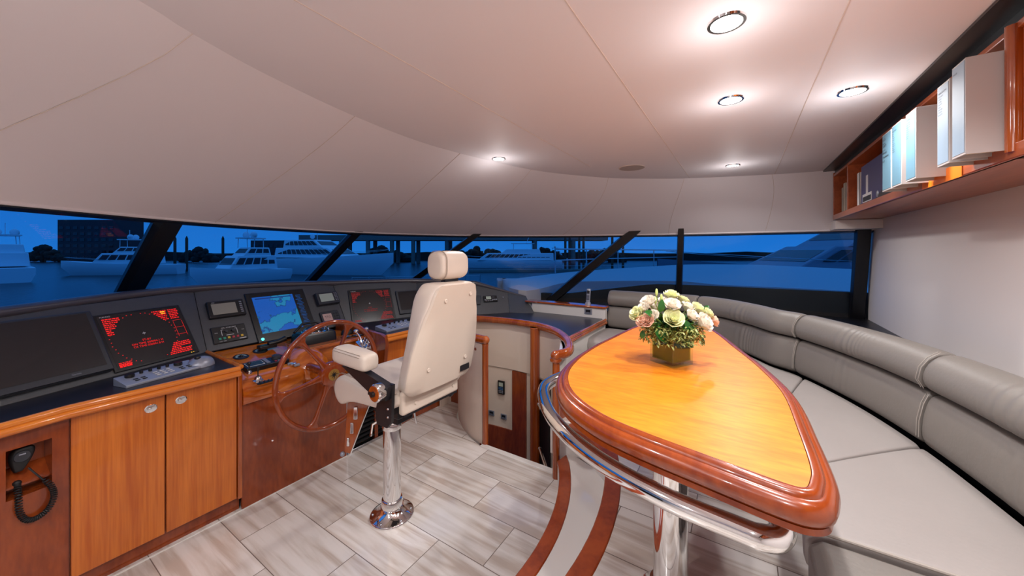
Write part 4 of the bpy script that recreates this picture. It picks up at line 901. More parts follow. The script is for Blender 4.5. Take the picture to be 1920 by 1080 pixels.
for z, s_ in ((.893, .95), (.90, .985), (.93, .99), (1.0, .99), (1.1, .985), (1.2, .98), (1.28, .975), (1.335, .97), (1.38, .96), (1.42, .94), (1.432, .88)):
    w2 = hw(min(1.438, z)) * s_; y0 = backY(z) - .020
    secs.append([V(bx + x, y0 + y, z) for x, y in ((-w2, .012), (-w2 * .97, .0), (-w2 * .5, -.006), (0, -.008), (w2 * .5, -.006), (w2 * .97, .0), (w2, .012), (0, .02))])
b.loft(secs, True, True); sh = b.build('back_shell', 'cream_shell', hc, ang=60)
for x, z in ((-.085, 1.355), (.10, 1.375), (-.125, 1.01), (.155, 1.01)):
    y0 = backY(z) - .027; b = MB(); b.lathe((bx + x, y0, z), [(.0105, 0), (.010, .003), (.008, .004), (.001, .0025)], 18, RX); b.build('button', 'cream_shell', sh)
b = MB(); b.box((bx + .165, backY(.945) - .0295, .945), (.075, .004, .032)); b.build('label_plate', 'bracket', sh)
# headrest
b = MB(); secs = []
for x, s_ in ((-.105, .72), (-.098, .90), (-.075, 1.0), (0, 1.03), (.075, 1.0), (.098, .90), (.105, .72)):
    secs.append([V(1.41 + x, 1.305 + y * s_, 1.53 + z * s_) for y, z in rrect(.125, .148, .05, 5)])
b.loft(secs, True, True); hd_ = b.build('headrest', 'cream_leather', hc, subd=1, ang=80)
b = MB()
for x in (-.076, -.082): b.tube([V(1.41 + x, 1.305 + y * 1.0, 1.53 + z * 1.0) for y, z in rrect(.127, .150, .05, 5)], .0012, 5, loop=True)
b.build('headrest_stitching', 'stitch', hd_)
b = MB(); b.bb(1.36, 1.46, 1.28, 1.31, 1.43, 1.47); b.build('headrest_bracket', 'bracket', hd_)
# armrests
for sx_, nm in ((-1, 'near'), (1, 'far')):
    ax = bx + sx_ * .285 if sx_ > 0 else 1.135
    arm = MB(); secs = []
    for y, s_, dz in ((1.565, .72, -.008), (1.58, .92, -.006), (1.61, 1, -.004), (1.69, 1, 0), (1.79, 1.02, .004), (1.835, .97, .004), (1.855, .75, .002)):
        secs.append([V(ax + x * s_, y, 1.046 + dz + z * s_) for x, z in rrect(.105, .092, .028, 4)])
    arm.loft(secs, True, True); ao = arm.build('armrest', 'cream_leather', hc, subd=1, ang=80)
    g = MB(); g.tube([V(ax - .0515, y, 1.072 + (y - 1.69) * .03) for y in (1.60, 1.64, 1.75, 1.82)], .0013, 5); g.tube([V(ax - .046, y, 1.083 + (y - 1.69) * .03) for y in (1.60, 1.64, 1.75, 1.82)], .0013, 5); g.build('armrest_stitching', 'stitch', ao)
    g = MB(); q0, q1 = (1.86, .945), (1.52, .82)
    xx = ax + sx_ * .0
    g.add([V(xx + dx, y, z) for dx in (-.02, .02) for y, z in ((1.80, .990), (1.60, .990), (1.42, .95), (1.44, .88), (1.52, .88))], [(0, 1, 2, 3, 4), (9, 8, 7, 6, 5)] + [(i, (i + 1) % 5, 5 + (i + 1) % 5, 5 + i) for i in range(5)])
    g.build('arm_bracket', 'bracket', ao)
    RY = Matrix.Rotation(-PI / 2 * 1, 3, 'Y') if sx_ < 0 else Matrix.Rotation(PI / 2, 3, 'Y')
    g = MB(); g.lathe((xx - .02 * -sx_, 1.467, .925), [(.040, 0), (.044, .006), (.044, .035), (.038, .042)], 28, RY); g.build('pivot', 'chrome', ao)
    g = MB(); g.lathe((xx + sx_ * .02, 1.467, .925), [(.036, .040), (.036, .0445), (.001, .045)], 28, RY); g.build('pivot_disc', 'rail_wood', ao)
    g = MB(); g.lathe((xx + sx_ * .02, 1.467, .925), [(.013, .044), (.012, .058), (.001, .059)], 14, RY); g.box((xx + sx_ * .072, 1.477, .927), (.008, .034, .012)); g.build('pivot_knob', 'black', ao)
b = MB(); 
for x in (1.150, 1.602): b.add([V(x + dx, y, z) for dx in (-.008, .008) for y, z in ((1.50, .955), (1.42, .955), (1.43, .77), (1.46, .735), (1.54, .735), (1.55, .80))], [tuple(range(6)), tuple(range(11, 5, -1))] + [(i, (i + 1) % 6, 6 + (i + 1) % 6, 6 + i) for i in range(6)])
b.bb(1.15, 1.60, 1.52, 1.56, .752, .788); b.build('side_plate', 'bracket', hc)
b = MB()
for z in (.83, .79): b.lathe((1.142, 1.455, z), [(.007, 0), (.005, .004), (.001, .004)], 10, Matrix.Rotation(-PI / 2, 3, 'Y'))
b.build('plate_bolts', 'steel', hc)
# footrest board hanging below the front of the seat
F0, F1 = V(1.23, 1.965, .72), V(1.30, 2.09, .34)
b = MB(); ft = [onplane(652, 748, V(1.24, 1.97, .7), V(-.72, -.69, 0).normalized()), onplane(692, 760, V(1.24, 1.97, .7), V(-.72, -.69, 0).normalized()), onplane(657, 851, V(1.24, 1.97, .7), V(-.72, -.69, 0).normalized()), onplane(645, 848, V(1.24, 1.97, .7), V(-.72, -.69, 0).normalized())]
b.quadbox(ft, V(-.72, -.69, 0).normalized(), -.02); fb = b.build('footrest_board', 'rail_wood', hc, bevel=.003)
b = MB(); b.tube([ft[1], ft[2]], .004, 8); b.build('chrome_edge', 'chrome', fb)
for (px, py, w_, h_) in ((667, 774, .024, .075), (660, 802, .020, .065), (653, 828, .016, .05)):
    q = onplane(px, py, ft[0], V(-.72, -.69, 0).normalized()); b = MB(); b.box(q + V(-.72, -.69, 0) * .004, (.012, w_, h_), Matrix.Rotation(math.atan2(.69, .72), 3, 'Z')); b.build('slot_plate', 'chrome', fb, bevel=.004)
b = MB(); b.ball(ft[3] + V(-.01, 0, -.006), .014); b.build('foot_buffer', 'silver', fb)

#@@TABLE
# ================================================================== DINING TABLE
TZ = 1.10
out = [(1200, 615), (1130, 645), (1088, 668), (1060, 690), (1044, 712), (1043, 738), (1062, 768), (1110, 805), (1180, 840), (1300, 890), (1400, 931), (1480, 962), (1530, 975), (1566, 972), (1576, 950), (1572, 915), (1540, 840), (1500, 760), (1450, 708), (1400, 668), (1340, 625)]
op = [onz(a, c_, TZ - .03) for a, c_ in out]
# far end (hidden by flowers) closes smoothly
op2 = [V(p.x, p.y, 0) for p in op] + [V(2.74, .36, 0)]
loopo = catmull(op2, 5, closed=True)
nL = len(loopo); cen = sum(loopo, V(0, 0, 0)) / nL
def off_loop(L_, d):
    o_ = []
    for i, p in enumerate(L_):
        t_ = (L_[(i + 1) % len(L_)] - L_[i - 1]).normalized(); nr = V(t_.y, -t_.x, 0)
        if nr.dot(p - cen) < 0: nr = -nr
        o_.append(p - nr * d)
    return o_
tb = thing('dining_table', (1.8, .25, PL), 'leaf shaped dining table with orange burl top and moulded cherry edge', 'table')
b = MB(); secs = []
for d, z in ((.030, -.056), (.010, -.054), (.003, -.046), (.0, -.034), (.002, -.022), (.008, -.012), (.018, -.006), (.024, -.006), (.026, -.001), (.031, .004), (.041, .006), (.048, .004), (.050, -.004)):
    L2 = off_loop(loopo, d); secs.append([V(p.x, p.y, TZ + z) for p in L2])
b.loft(secs, True, False); b.build('moulded_edge', 'table_edge', tb, ang=60)
b = MB(); L2 = off_loop(loopo, .012); secs = [[V(p.x, p.y, TZ + z) for p in off_loop(loopo, d)] for d, z in ((.045, -.079), (.02, -.077), (.010, -.070), (.012, -.058), (.05, -.056))]
b.loft(secs, True, False); b.add([V(p.x, p.y, TZ - .079) for p in off_loop(loopo, .045)], [tuple(range(nL))]); b.build('apron', 'table_edge', tb, ang=60)
b = MB(); L2 = off_loop(loopo, .0495); b.add([V(p.x, p.y, TZ + .003) for p in L2], [tuple(range(nL))]); b.build('inlay_top', 'table_top', tb)
# steel foot rail / grab rail below the edge on the step side
raw = [(1490, 985), (1463, 1003), (1430, 1008), (1380, 990), (1250, 935), (1130, 868), (1060, 812), (1026, 765), (1022, 725), (1040, 700)]
rail = [onz(a, c_, TZ - .14) for a, c_ in raw]
pa = rail[0]
path = catmull([V(pa.x + .035, pa.y + .012, TZ - .07), V(pa.x + .03, pa.y + .012, TZ - .11)] + rail[1:-1] + [V(rail[-1].x + .01, rail[-1].y - .06, TZ - .14), V(rail[-1].x - .01, rail[-1].y - .13, TZ - .10)], 8)
b = MB(); b.tube(path, .027, 18); b.build('grab_rail', 'chrome', tb)
for px, py in ((1255, 1000), (1640, 0)):
    pass
def tped(x, y, r_):
    b_ = MB(); b_.lathe((x, y, PL), [(.105, 0), (.105, .008), (.09, .016), (r_ + .015, .03), (r_ + .012, .05)], 36); b_.build('pedestal_flange', 'chrome', tb)
    b_ = MB(); b_.lathe((x, y, PL + .04), [(r_, 0), (r_, TZ - PL - .12)], 40); b_.build('pedestal', 'chrome', tb)
p1 = onz(1257, 1120, PL); tped(p1.x, p1.y, .058)
p2 = onz(1232, 905, PL); tped(2.20, .36, .045)

#@@FLOWERS
# vase and bouquet
vc = V(1.7335, .265, TZ + .004)
VR = Matrix.Rotation(math.radians(59.3), 3, 'Z'); vw = .128; vh = .135
va = thing('glass_vase', vc, 'square clear glass vase of water on the burl table', 'vase')
def sq(w_, z, r_=.006): return [vc + VR @ V(x, y, z) for x, y in rrect(w_, w_, r_, 3)]
b = MB(); b.loft([sq(vw, 0), sq(vw, vh), sq(vw - .012, vh), sq(vw - .012, .016)], True, True); b.build('glass', 'vase_glass', va)
b = MB(); b.loft([sq(vw - .014, .018), sq(vw - .014, .105)], True, True); b.build('water', 'vase_water', va)
b = MB(); rnd = random.Random(2)
for k in range(12):
    a = rnd.uniform(0, 6.28); b.tube([vc + V(math.cos(a) * .045, math.sin(a) * .045, .022), vc + V(math.cos(a + 2.6) * .04, math.sin(a + 2.6) * .04, .15)], .0022, 5)
sb = b.build('stem_bundle', 'stem', None)
tag(sb, 'crossing green flower stems inside the water of the vase', 'stems')
lfw = MB()
for k in range(4):   # broad leaves wrapped inside the vase
    a = math.radians(59.3 + 90 * k); n_ = V(math.cos(a), math.sin(a), 0); t_ = V(-n_.y, n_.x, 0); c_ = vc + n_ * .0535
    lfw.add([c_ + t_ * u + V(0, 0, z) for u, z in ((-.053, .020), (.053, .020), (.053, .07), (.035, .116), (-.03, .112), (-.053, .07))], [(0, 1, 2, 3, 4, 5)])
tag(lfw.build('leaf_lining', mat('leaf_olive', (30, 66, 24), .4, noise=(30, .3))), 'olive green leaf lining inside the glass vase', 'leaves')
def petal(b_, c_, axis, ang, r0, r1, h0, h1, wd_, curl):
    ax = Vector(axis).normalized(); s1 = ax.orthogonal().normalized(); s2 = ax.cross(s1)
    rows = []
    for i in range(6):
        f_ = i / 5; row = []
        for j in range(6):
            g = (j / 5 - .5); a = ang + g * wd_ * (1 - .35 * f_ * f_) ; wob = .5 - abs(g)
            rr = r0 + (r1 - r0) * math.sin(f_ * PI / 2) + curl * f_ ** 4 - .004 * (abs(g) * 2) ** 2 * (1 - f_)
            hh = h0 + (h1 - h0) * f_ - .012 * curl * 60 * f_ ** 5 * .3 - .25 * (h1 - h0) * (abs(g) * 2) ** 3 * f_
            row.append(c_ + ax * hh + (s1 * math.cos(a) + s2 * math.sin(a)) * rr)
        rows.append(row)
    b_.loft(rows, False, False)
def rose(c_, r_, axis, m, label, i):
    rnd_ = random.Random(i); o = thing('rose', c_, label, 'flower', 'roses in the table bouquet'); b_ = MB()
    b_.use(m)
    for ring, (n, ra, rb, ha, hb, w2, cu) in enumerate(((3, .06, .16, .1, .92, 2.6, -.04), (4, .10, .30, 0, .98, 2.3, .0), (5, .14, .46, -.1, .98, 2.0, .04), (5, .18, .62, -.2, .92, 1.9, .08), (6, .2, .80, -.3, .80, 1.6, .13), (7, .22, .95, -.45, .60, 1.45, .20))):
        for k in range(n):
            petal(b_, Vector(c_), axis, 2 * PI * (k + .5 * (ring % 2)) / n + rnd_.uniform(-.15, .15) + i, ra * r_, rb * r_, ha * r_, hb * r_, w2, cu * r_)
    b_.ball(Vector(c_) + Vector(axis).normalized() * r_ * .2, r_ * .3, 8, 6)
    b_.build('petals', m, o, subd=1, ang=120)
    b_ = MB(); b_.tube([Vector(c_) - Vector(axis).normalized() * r_ * .3, vc + V(0, 0, .10) + (Vector(c_) - vc) * .25], .0025, 6); b_.build('stem', 'stem', o); return o
bc = vc + V(0, 0, .13)
def bq(px, py, d=0):      # a point in the bouquet seen at a pixel, d metres nearer than its middle
    n = V(ct, st, 0); return onplane(px, py, bc - n * d, n)
RS = [(1262, 600, .07, .036, 'rose_lime', 'large lime white rose low in the middle front of the bouquet'), (1260, 574, .05, .029, 'rose_white', 'white rose right above the large lime one'),
      (1316, 606, .06, .036, 'rose_white', 'big white rose leaning out at the lower right of the bouquet'), (1306, 580, .0, .028, 'rose_lime', 'lime white rose at the upper right of the bouquet'),
      (1258, 556, -.02, .028, 'rose_lime', 'lime rose at the very top of the bouquet'), (1217, 568, .0, .029, 'rose_white', 'cream rose at the upper left of the bouquet'),
      (1197, 590, .02, .030, 'rose_lime', 'open cream rose at the far left of the bouquet'), (1215, 602, .06, .026, 'rose_peach', 'peach pink rose at the lower left of the bouquet'),
      (1288, 578, .0, .026, 'rose_white', 'white rose half hidden right of the centre'), (1335, 602, .0, .025, 'rose_peach', 'peach edged rose at the far right of the bouquet'),
      (1232, 578, -.03, .026, 'rose_white', 'small white rose behind the dark leaves'), (1205, 603, .05, .022, 'rose_peach', 'small pale pink bloom beside the peach rose'),
      (1280, 565, -.05, .024, 'rose_lime', 'pale rose at the back of the bouquet'),
      (1226, 592, .05, .021, 'rose_white', 'little white bloom between the peach rose and the large lime one'), (1208, 579, .02, .023, 'rose_white', 'white bloom directly under the upper left cream rose'),
      (1296, 594, .05, .026, 'rose_white', 'white rose tucked against the big lower right rose'), (1243, 566, -.01, .020, 'rose_white', 'little white bloom left of the top lime rose'),
      (1326, 588, .01, .022, 'rose_lime', 'pale bloom above the far right peach rose')]
for i, (px, py, d, r_, m, lab) in enumerate(RS):
    p = bq(px, py, d); ax = (p - (vc + V(0, 0, .10))).normalized() + V(-ct, -st, 0) * .35; rose(p, r_ * 1.08, ax, m, lab, i)
BU = [(1231, 548, 'tallest thin green bud sticking up from the bouquet'), (1240, 558, 'pale bud just right of the tallest one'), (1229, 563, 'bud standing among the left roses'), (1289, 576, 'closed green bud between the right roses')]
for px, py, lab in BU:
    p = bq(px, py, .01); o = thing('flower_bud', p, lab, 'bud', 'buds in the bouquet')
    b = MB(); b.ball(p, (.006, .006, .017), 10, 8); b.build('bud', 'bud', o); b = MB(); b.tube([p - V(0, 0, .015), bq(px + (1262 - px) * .4, 600, 0)], .0016, 5); b.build('stem', 'stem', o)
def leafm(b_, p, d, up, L_, wd_):
    d = Vector(d).normalized(); sd = d.cross(Vector(up)).normalized(); n_ = sd.cross(d); rows = []
    for i in range(7):
        f_ = i / 6; w2 = wd_ * math.sin(PI * min(1, f_ * .95 + .04)) ** .8; c_ = p + d * L_ * f_ - n_ * L_ * .25 * f_ * f_
        rows.append([c_ - sd * w2 + n_ * w2 * .3, c_, c_ + sd * w2 + n_ * w2 * .3])
    b_.loft(rows, False, False)
LV = [(1225, 592, .05, (-.3, .2), .06, .017, 'dark green leaf at the left among the roses'), (1238, 585, .05, (.1, 1), .055, .016, 'dark leaf rising between left and centre roses'), (1282, 600, .07, (.6, -1), .075, .016, 'long dark leaf between the centre and right roses'),
      (1228, 620, .08, (1, -.75), .075, .022, 'broad leaf drooping over the left front of the vase'), (1205, 620, .03, (-.2, -1), .035, .012, 'small blue green leaf at the lower left'), (1280, 640, .08, (1, -.4), .05, .016, 'leaf overhanging the right front of the vase'),
      (1312, 628, .03, (.5, -1), .05, .008, 'thin blade leaf hanging at the right'), (1290, 612, .07, (1, -.6), .06, .014, 'green leaf under the big right rose'), (1320, 582, -.02, (.6, .8), .03, .012, 'leaf tip behind the right roses')]
rv = V(st, -ct, 0)
for px, py, d, (dx, dz), L_, w2, lab in LV:
    b = MB(); leafm(b, bq(px, py, d), rv * dx + V(0, 0, 1) * dz + V(-ct, -st, 0) * .3, V(-ct, -st, .6), L_, w2); tag(b.build('leaf', 'leaf', ang=120), lab, 'leaf', 'large leaves in the bouquet')
b = MB(); rnd = random.Random(11)
for k in range(2200):
    a = rnd.uniform(0, 6.28); rr = .13 * rnd.uniform(.1, 1) ** .5 ; z = .150 + rnd.uniform(-.035, .035) - max(0, rr - .05) * .2
    p = vc + V(math.cos(a) * rr, math.sin(a) * rr, z); leafm(b, p, V(rnd.uniform(-1, 1), rnd.uniform(-1, 1), rnd.uniform(-.8, .6)), V(0, 0, 1), rnd.uniform(.010, .022), rnd.uniform(.002, .005))
tag(b.build('filler_greenery', 'leaf2', ang=120), 'tiny variegated filler leaves round the rim of the vase', 'greenery', kind='stuff')
b = MB()
for k in range(300):
    a = rnd.uniform(0, 6.28); rr = rnd.uniform(.0, .10); p = vc + V(math.cos(a) * rr, math.sin(a) * rr, .15 + rnd.uniform(-.01, .07) * (1 - rr * 5)); leafm(b, p, V(rnd.uniform(-1, 1), rnd.uniform(-1, 1), rnd.uniform(-.2, 1)), V(0, 0, 1), rnd.uniform(.02, .035), rnd.uniform(.006, .010))
tag(b.build('filler_greenery', 'leaf', ang=120), 'dark green filler leaves between the rose heads', 'greenery', kind='stuff')

#@@SOFA
# ================================================================== SOFA
SZ = .80
sofa = thing('sofa', (2.8, -.5, PL), 'long curved grey leather sofa wrapping round the table under the windows', 'sofa')
J = [V(3.74, 1.20, 0), V(3.735, .8, 0), V(3.73, .42, 0), V(3.60, .18, 0), V(3.36, -.02, 0), V(3.121, -.16, 0), V(2.966, -.307, 0), V(2.58, -.50, 0), V(2.17, -.625, 0), V(1.708, -.704, 0), V(1.33, -.74, 0)]
JP = catmull(J, 10)
FP = catmull([V(3.175, 1.215, 0), V(3.17, .85, 0), V(3.12, .55, 0), V(2.98, .28, 0), V(2.75, .04, 0), V(2.5, -.10, 0), V(2.3, -.165, 0), V(2.1, -.19, 0), V(1.7, -.185, 0), V(1.5, -.17, 0), V(1.33, -.155, 0)], 10)
nj = len(JP)
def nrm(i):
    t_ = (JP[min(i + 1, nj - 1)] - JP[max(i - 1, 0)]).normalized(); n_ = V(t_.y, -t_.x, 0)   # away from the table
    if n_.dot(JP[i] - V(2, .6, 0)) < 0: n_ = -n_
    return n_
def jat(x): i = int(x); i = min(nj - 2, max(0, i)); f_ = x - i; return JP[i].lerp(JP[i + 1], f_), nrm(i).lerp(nrm(i + 1), f_).normalized()
def fat(x): i = int(x); i = min(nj - 2, max(0, i)); return FP[i].lerp(FP[i + 1], x - i)
def sweep(a, c_, prof, name, m, end=.05, n=80, sub=1, wr=0, seed=0):
    b_ = MB(); secs = []; py_ = sum(p[0] for p in prof) / len(prof); pz = sum(p[1] for p in prof) / len(prof); rnd_ = random.Random(seed)
    L_ = c_ - a
    ks = [0, .006, .02, .045] + [.045 + (.91) * k / n for k in range(1, n)] + [.955, .98, .994, 1]
    sc = {0: .86, .006: .94, .02: .985, 1: .86, .994: .94, .98: .985}
    for k in ks:
        p, nn_ = jat(a + L_ * k); s_ = sc.get(k, 1.0)
        w_ = 0
        if wr: w_ = wr * (math.sin(k * 170 + seed + 3 * math.sin(k * 23)) * .5 + .5) * max(0, math.exp(-((k - (.5 if seed % 2 else .42)) / .10) ** 2))
        secs.append([p + nn_ * (py_ + (y - py_) * s_ - w_ * (1 if y < py_ else 0)) + V(0, 0, pz + (z - pz) * s_) for y, z in prof])
    b_.loft(secs, True, True); return b_.build(name, m, sofa, subd=sub, ang=75)
lowp = [(.012, .79), (-.004, .83), (-.002, .90), (.012, .97), (.028, 1.01), (.05, 1.022), (.12, 1.02), (.12, .79)]
rolp = [(.040, 1.024), (.012, 1.035), (-.006, 1.07), (.004, 1.12), (.030, 1.160), (.065, 1.183), (.105, 1.188), (.145, 1.17), (.155, 1.12), (.15, 1.024)]
# cushion limits along the junction path (index space)
def jidx(x, y): return min(range(nj), key=lambda i: (JP[i].x - x) ** 2 + (JP[i].y - y) ** 2)
cuts = [0, jidx(3.70, .36), jidx(2.99, -.285), jidx(2.17, -.625), nj - 1]
for k in range(4):
    a, c_ = cuts[k] + .12 * (k > 0), cuts[k + 1] - .12 * (k < 3)
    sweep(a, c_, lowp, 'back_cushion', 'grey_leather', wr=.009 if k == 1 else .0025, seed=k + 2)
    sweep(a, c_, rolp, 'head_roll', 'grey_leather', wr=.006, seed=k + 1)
    if 0 < k:
        p, n_ = jat(cuts[k]); g = MB()
        for o_ in (-.16, .16):
            p2, n2 = jat(cuts[k] + o_); g.tube([p2 + n2 * (y - .0035) + V(0, 0, z) for y, z in ((-.004, .83), (-.002, .90), (.012, .97), (.028, 1.01))], .0014, 5); g.tube([p2 + n2 * (y - .0035) + V(0, 0, z) for y, z in ((.012, 1.035), (-.006, 1.07), (.004, 1.12), (.030, 1.160), (.065, 1.186))], .0014, 5)
        g.build('seam_stitching', 'grey_stitch', sofa)
b = MB(); secs = []
for i in range(0, nj, 2):
    n_ = nrm(i); p = JP[i]; secs.append([p + n_ * .09 + V(0, 0, PL), p + n_ * .09 + V(0, 0, 1.12), p + n_ * .15 + V(0, 0, 1.12), p + n_ * .15 + V(0, 0, PL)])
b.loft(secs, True, True); b.build('back_frame', 'frame_black', sofa)
# seat cushions
scut = [0, jidx(3.70, .30), jidx(2.966, -.307) + 1, jidx(2.15, -.62), nj - 1]
for k in range(4):
    a, c_ = scut[k] + .05 * (k > 0), scut[k + 1] - .05 * (k < 3); b = MB(); secs = []; n = 22
    for q, s_ in [(0, .04), (.008, .015), (.02, .004)] + [(.04 + .92 * i / n, 0) for i in range(n + 1)] + [(.98, .004), (.992, .015), (1, .04)]:
        x = a + (c_ - a) * q; jb, nn_ = jat(x); fr_ = fat(x); jb = jb + nn_ * .02; d = (jb - fr_); L_ = d.length; d.normalize()
        pr_ = [(.02, .665), (.0, .69), (-.008, .74), (.004, .775), (.035, .797), (.10, .803), (.5 * L_, .806), (L_ - .05, .803), (L_, .79), (L_, .665)]
        secs.append([fr_ + d * (u + (L_ / 2 - u) * s_) + V(0, 0, z - (z - .665) * s_ * 1.3) for u, z in pr_])
    b.loft(secs, True, True); b.build('seat_cushion', 'grey_seat_lit', sofa, subd=1, ang=75)
# end piece facing the camera with piping, base
b = MB(); secs = []
for x in range(0, nj, 2):
    jb, nn_ = jat(x); fr_ = fat(x); d = (jb - fr_).normalized(); secs.append([fr_ + d * .06 + V(0, 0, PL), fr_ + d * .03 + V(0, 0, .66), jb + V(0, 0, .66), jb + V(0, 0, PL)])
b.loft(secs, True, True); b.build('base', 'grey_leather', sofa)
b = MB(); b.loft([[V(x, y, z) for y, z in ((-.165, PL + .02), (-.16, .55), (-.16, .765), (-.19, .79), (-.72, .79), (-.745, .76), (-.745, PL + .02))] for x in (1.16, 1.175, 1.30, 1.318)], True, True); b.build('end_cushion', 'grey_leather', sofa, bevel=.01, seg=3)
b = MB(); b.tube([V(1.322, y, .806) for y in (-.17, -.3, -.5, -.73)], .005, 8); b.build('end_piping', 'grey_stitch', sofa)

#@@SHELF
# ================================================================== BOOKCASE ON THE RIGHT WALL
sh = thing('bookcase', (2.8, -.85, 1.88), 'long cherry wood wall shelf with compartments high on the right wall', 'shelf')
b = MB(); b.bb(-.6, 4.22, -1.0, -.69, 1.88, 1.90); b.build('bottom_board', 'shelf_wood', sh, bevel=.003)
b = MB(); b.bb(-.6, 4.22, -.705, -.685, 1.88, 1.925); b.build('front_lip', 'shelf_wood', sh, bevel=.004)
b = MB(); b.bb(-.6, 4.22, -1.0, -.69, 2.265, 2.285); b.build('top_board', 'shelf_wood', sh, bevel=.003)
b = MB(); b.bb(-.6, 4.22, -1.0, -.99, 1.90, 2.265); b.build('back_board', 'shelf_wood', sh)
for x in (4.22, 3.72, 1.72, .9, .1, -.6):
    b = MB(); b.bb(x - .012, x + .012, -1.0, -.688, 1.88, 2.30 if x > 4 else 2.285); b.build('divider', 'shelf_wood', sh, bevel=.004)
b = MB(); b.tube([V(1.72, -.69, 1.90), V(1.72, -.69, 2.28)], .018, 12); b.build('rounded_front', 'rail_wood', sh)
b = MB(); b.bb(-.6, 1.70, -.80, -.79, 1.905, 2.262); b.build('inset_door', 'trim_wood', sh)
b = MB(); b.bb(-1.7, 4.22, -.76, -.70, 2.285, 2.33); struct(b.build('trim_%d' % k_, 'frame_black')); k_ += 1
b = MB(); b.bb(2.0, 2.34, -.684, -.682, 1.878, 1.93); tag(b.build('adhesive_tape', 'tape'), 'bright orange strip of tape on the lip of the bookcase', 'tape')
# lever arch binders: spine faces the room
def binder(x0, x1, z0, z1, front, depth_, spine, lab, txtl=(), lean=0):
    o = thing('ring_binder', ((x0 + x1) / 2, front + .1, z0), lab, 'binder', 'ring binders on the bookcase'); th = .004
    b_ = MB(); b_.bb(x0, x0 + th, front, front - depth_, z0, z1); b_.build('cover', 'binder_white', o, bevel=.001)
    b_ = MB(); b_.bb(x1 - th, x1, front, front - depth_, z0, z1); b_.build('cover', 'binder_white', o, bevel=.001)
    b_ = MB(); b_.bb(x0, x1, front - .004, front, z0, z1); b_.build('spine', 'binder_white', o, bevel=.002)
    b_ = MB(); b_.bb(x0 + .006, x1 - .006, front, front + .0012, z0 + .008, z1 - .006); lb = b_.build('spine_label', spine, o)
    b_ = MB(); b_.bb(x0 + .008, x1 - .008, front - .02, front - depth_ + .01, z0 + .012, z1 - .012); b_.build('paper_block', 'page', o)
    zz = z1 - .03
    for s_, body in txtl:
        text(body, s_, (( x1 - .012), front + .0016, zz), (-1, 0, 0), (0, 0, 1), 'ink', 'lettering', lb, align='LEFT'); zz -= s_ * 1.15
    return o
binder(1.735, 1.822, 1.91, 2.218, -.60, .28, 'binder_pale', 'widest white binder with pale blank spine beside the rounded divider', [(.008, 'ENGINE')])
binder(1.84, 1.930, 1.905, 2.195, -.60, .28, 'binder_pale', 'white binder with short printed list, second from the rounded divider', [(.010, 'MAIN ENGINE'), (.008, 'Fuel system'), (.008, 'Exhaust'), (.008, 'Cooling'), (.008, 'Gearbox'), (.008, 'Filters'), (.008, 'Shaft seals'), (.008, 'Controls'), (.008, 'Spares list')])
binder(2.118, 2.225, 1.90, 2.19, -.60, .28, 'binder_blue', 'white binder with bright blue spine and a peach lit side', [(.010, 'SYSTEMS'), (.008, 'Air condition'), (.008, 'Water maker'), (.008, 'Bilge pumps'), (.008, 'Batteries'), (.008, 'Chargers'), (.008, 'Inverter'), (.008, 'Lighting'), (.008, 'Galley')])
binder(2.275, 2.395, 1.90, 2.19, -.60, .28, 'binder_blue', 'blue spined binder in the middle of the group of three', [(.010, 'EQUIPMENT'), (.008, 'Radar'), (.008, 'Plotter'), (.008, 'Autopilot'), (.008, 'Sounder'), (.008, 'VHF'), (.008, 'Sat phone'), (.008, 'Cameras'), (.008, 'Davit'), (.008, 'Windlass'), (.008, 'Thrusters')])
binder(2.405, 2.53, 1.90, 2.185, -.60, .28, 'binder_blue', 'dull blue binder with bold titles at the left of the group of three', [(.016, 'DECK'), (.012, 'Steering'), (.016, 'SAFETY'), (.012, 'Life raft'), (.018, 'Manuals'), (.018, 'Procedures'), (.014, 'Vol 2')])
def book(x0, x1, z1, front, d, m, lab, rot=0):
    o = thing('book', ((x0 + x1) / 2, front - .05, 1.90), lab, 'book', 'books at the far end of the bookcase')
    b_ = MB(); b_.bb(x0, x0 + .003, front - d, front, 1.90, z1); b_.bb(x1 - .003, x1, front - d, front, 1.90, z1); b_.bb(x0, x1, front - .003, front, 1.90, z1); b_.build('cover', m, o)
    b_ = MB(); b_.bb(x0 + .004, x1 - .004, front - d + .004, front - .004, 1.905, z1 - .005); b_.build('pages', 'page', o); return o
book(2.60, 2.66, 2.20, -.70, .25, 'book_grey', 'dark grey folder directly left of the blue binders')
book(2.68, 2.73, 2.19, -.71, .25, 'book_grey', 'second dark grey folder, behind the first one')
o = thing('catalogue', (3.2, -.70, 1.90), 'navy blue boxed catalogue standing face out with a white strip on its cover', 'book')
b = MB(); b.bb(2.78, 3.42, -.80, -.705, 1.90, 2.19); b.build('box', 'book_blue', o, bevel=.004)
b = MB(); b.bb(3.26, 3.30, -.705, -.7035, 1.99, 2.11); b.bb(3.18, 3.38, -.705, -.7035, 1.935, 1.99); b.build('white_print', 'white', o)
b = MB(); b.bb(3.19, 3.37, -.7037, -.7028, 1.94, 1.972); b.build('dark_print', 'ink', o)
b = MB(); g = V(2.92, -.703, 1.95); b.add([V(2.79, -.7035, 2.05), V(2.88, -.7035, 2.0), V(3.10, -.7035, 1.935), V(3.12, -.7035, 1.91), V(2.79, -.7035, 1.91)], [(0, 1, 2, 3, 4)]); b.build('engine_picture', 'black', o)
b = MB(); b.lathe((3.06, -.704, 1.955), [(.022, 0), (.016, .004), (.001, .004)], 18, Matrix.Rotation(-PI / 2, 3, 'X')); b.build('round_print', 'silver', o)
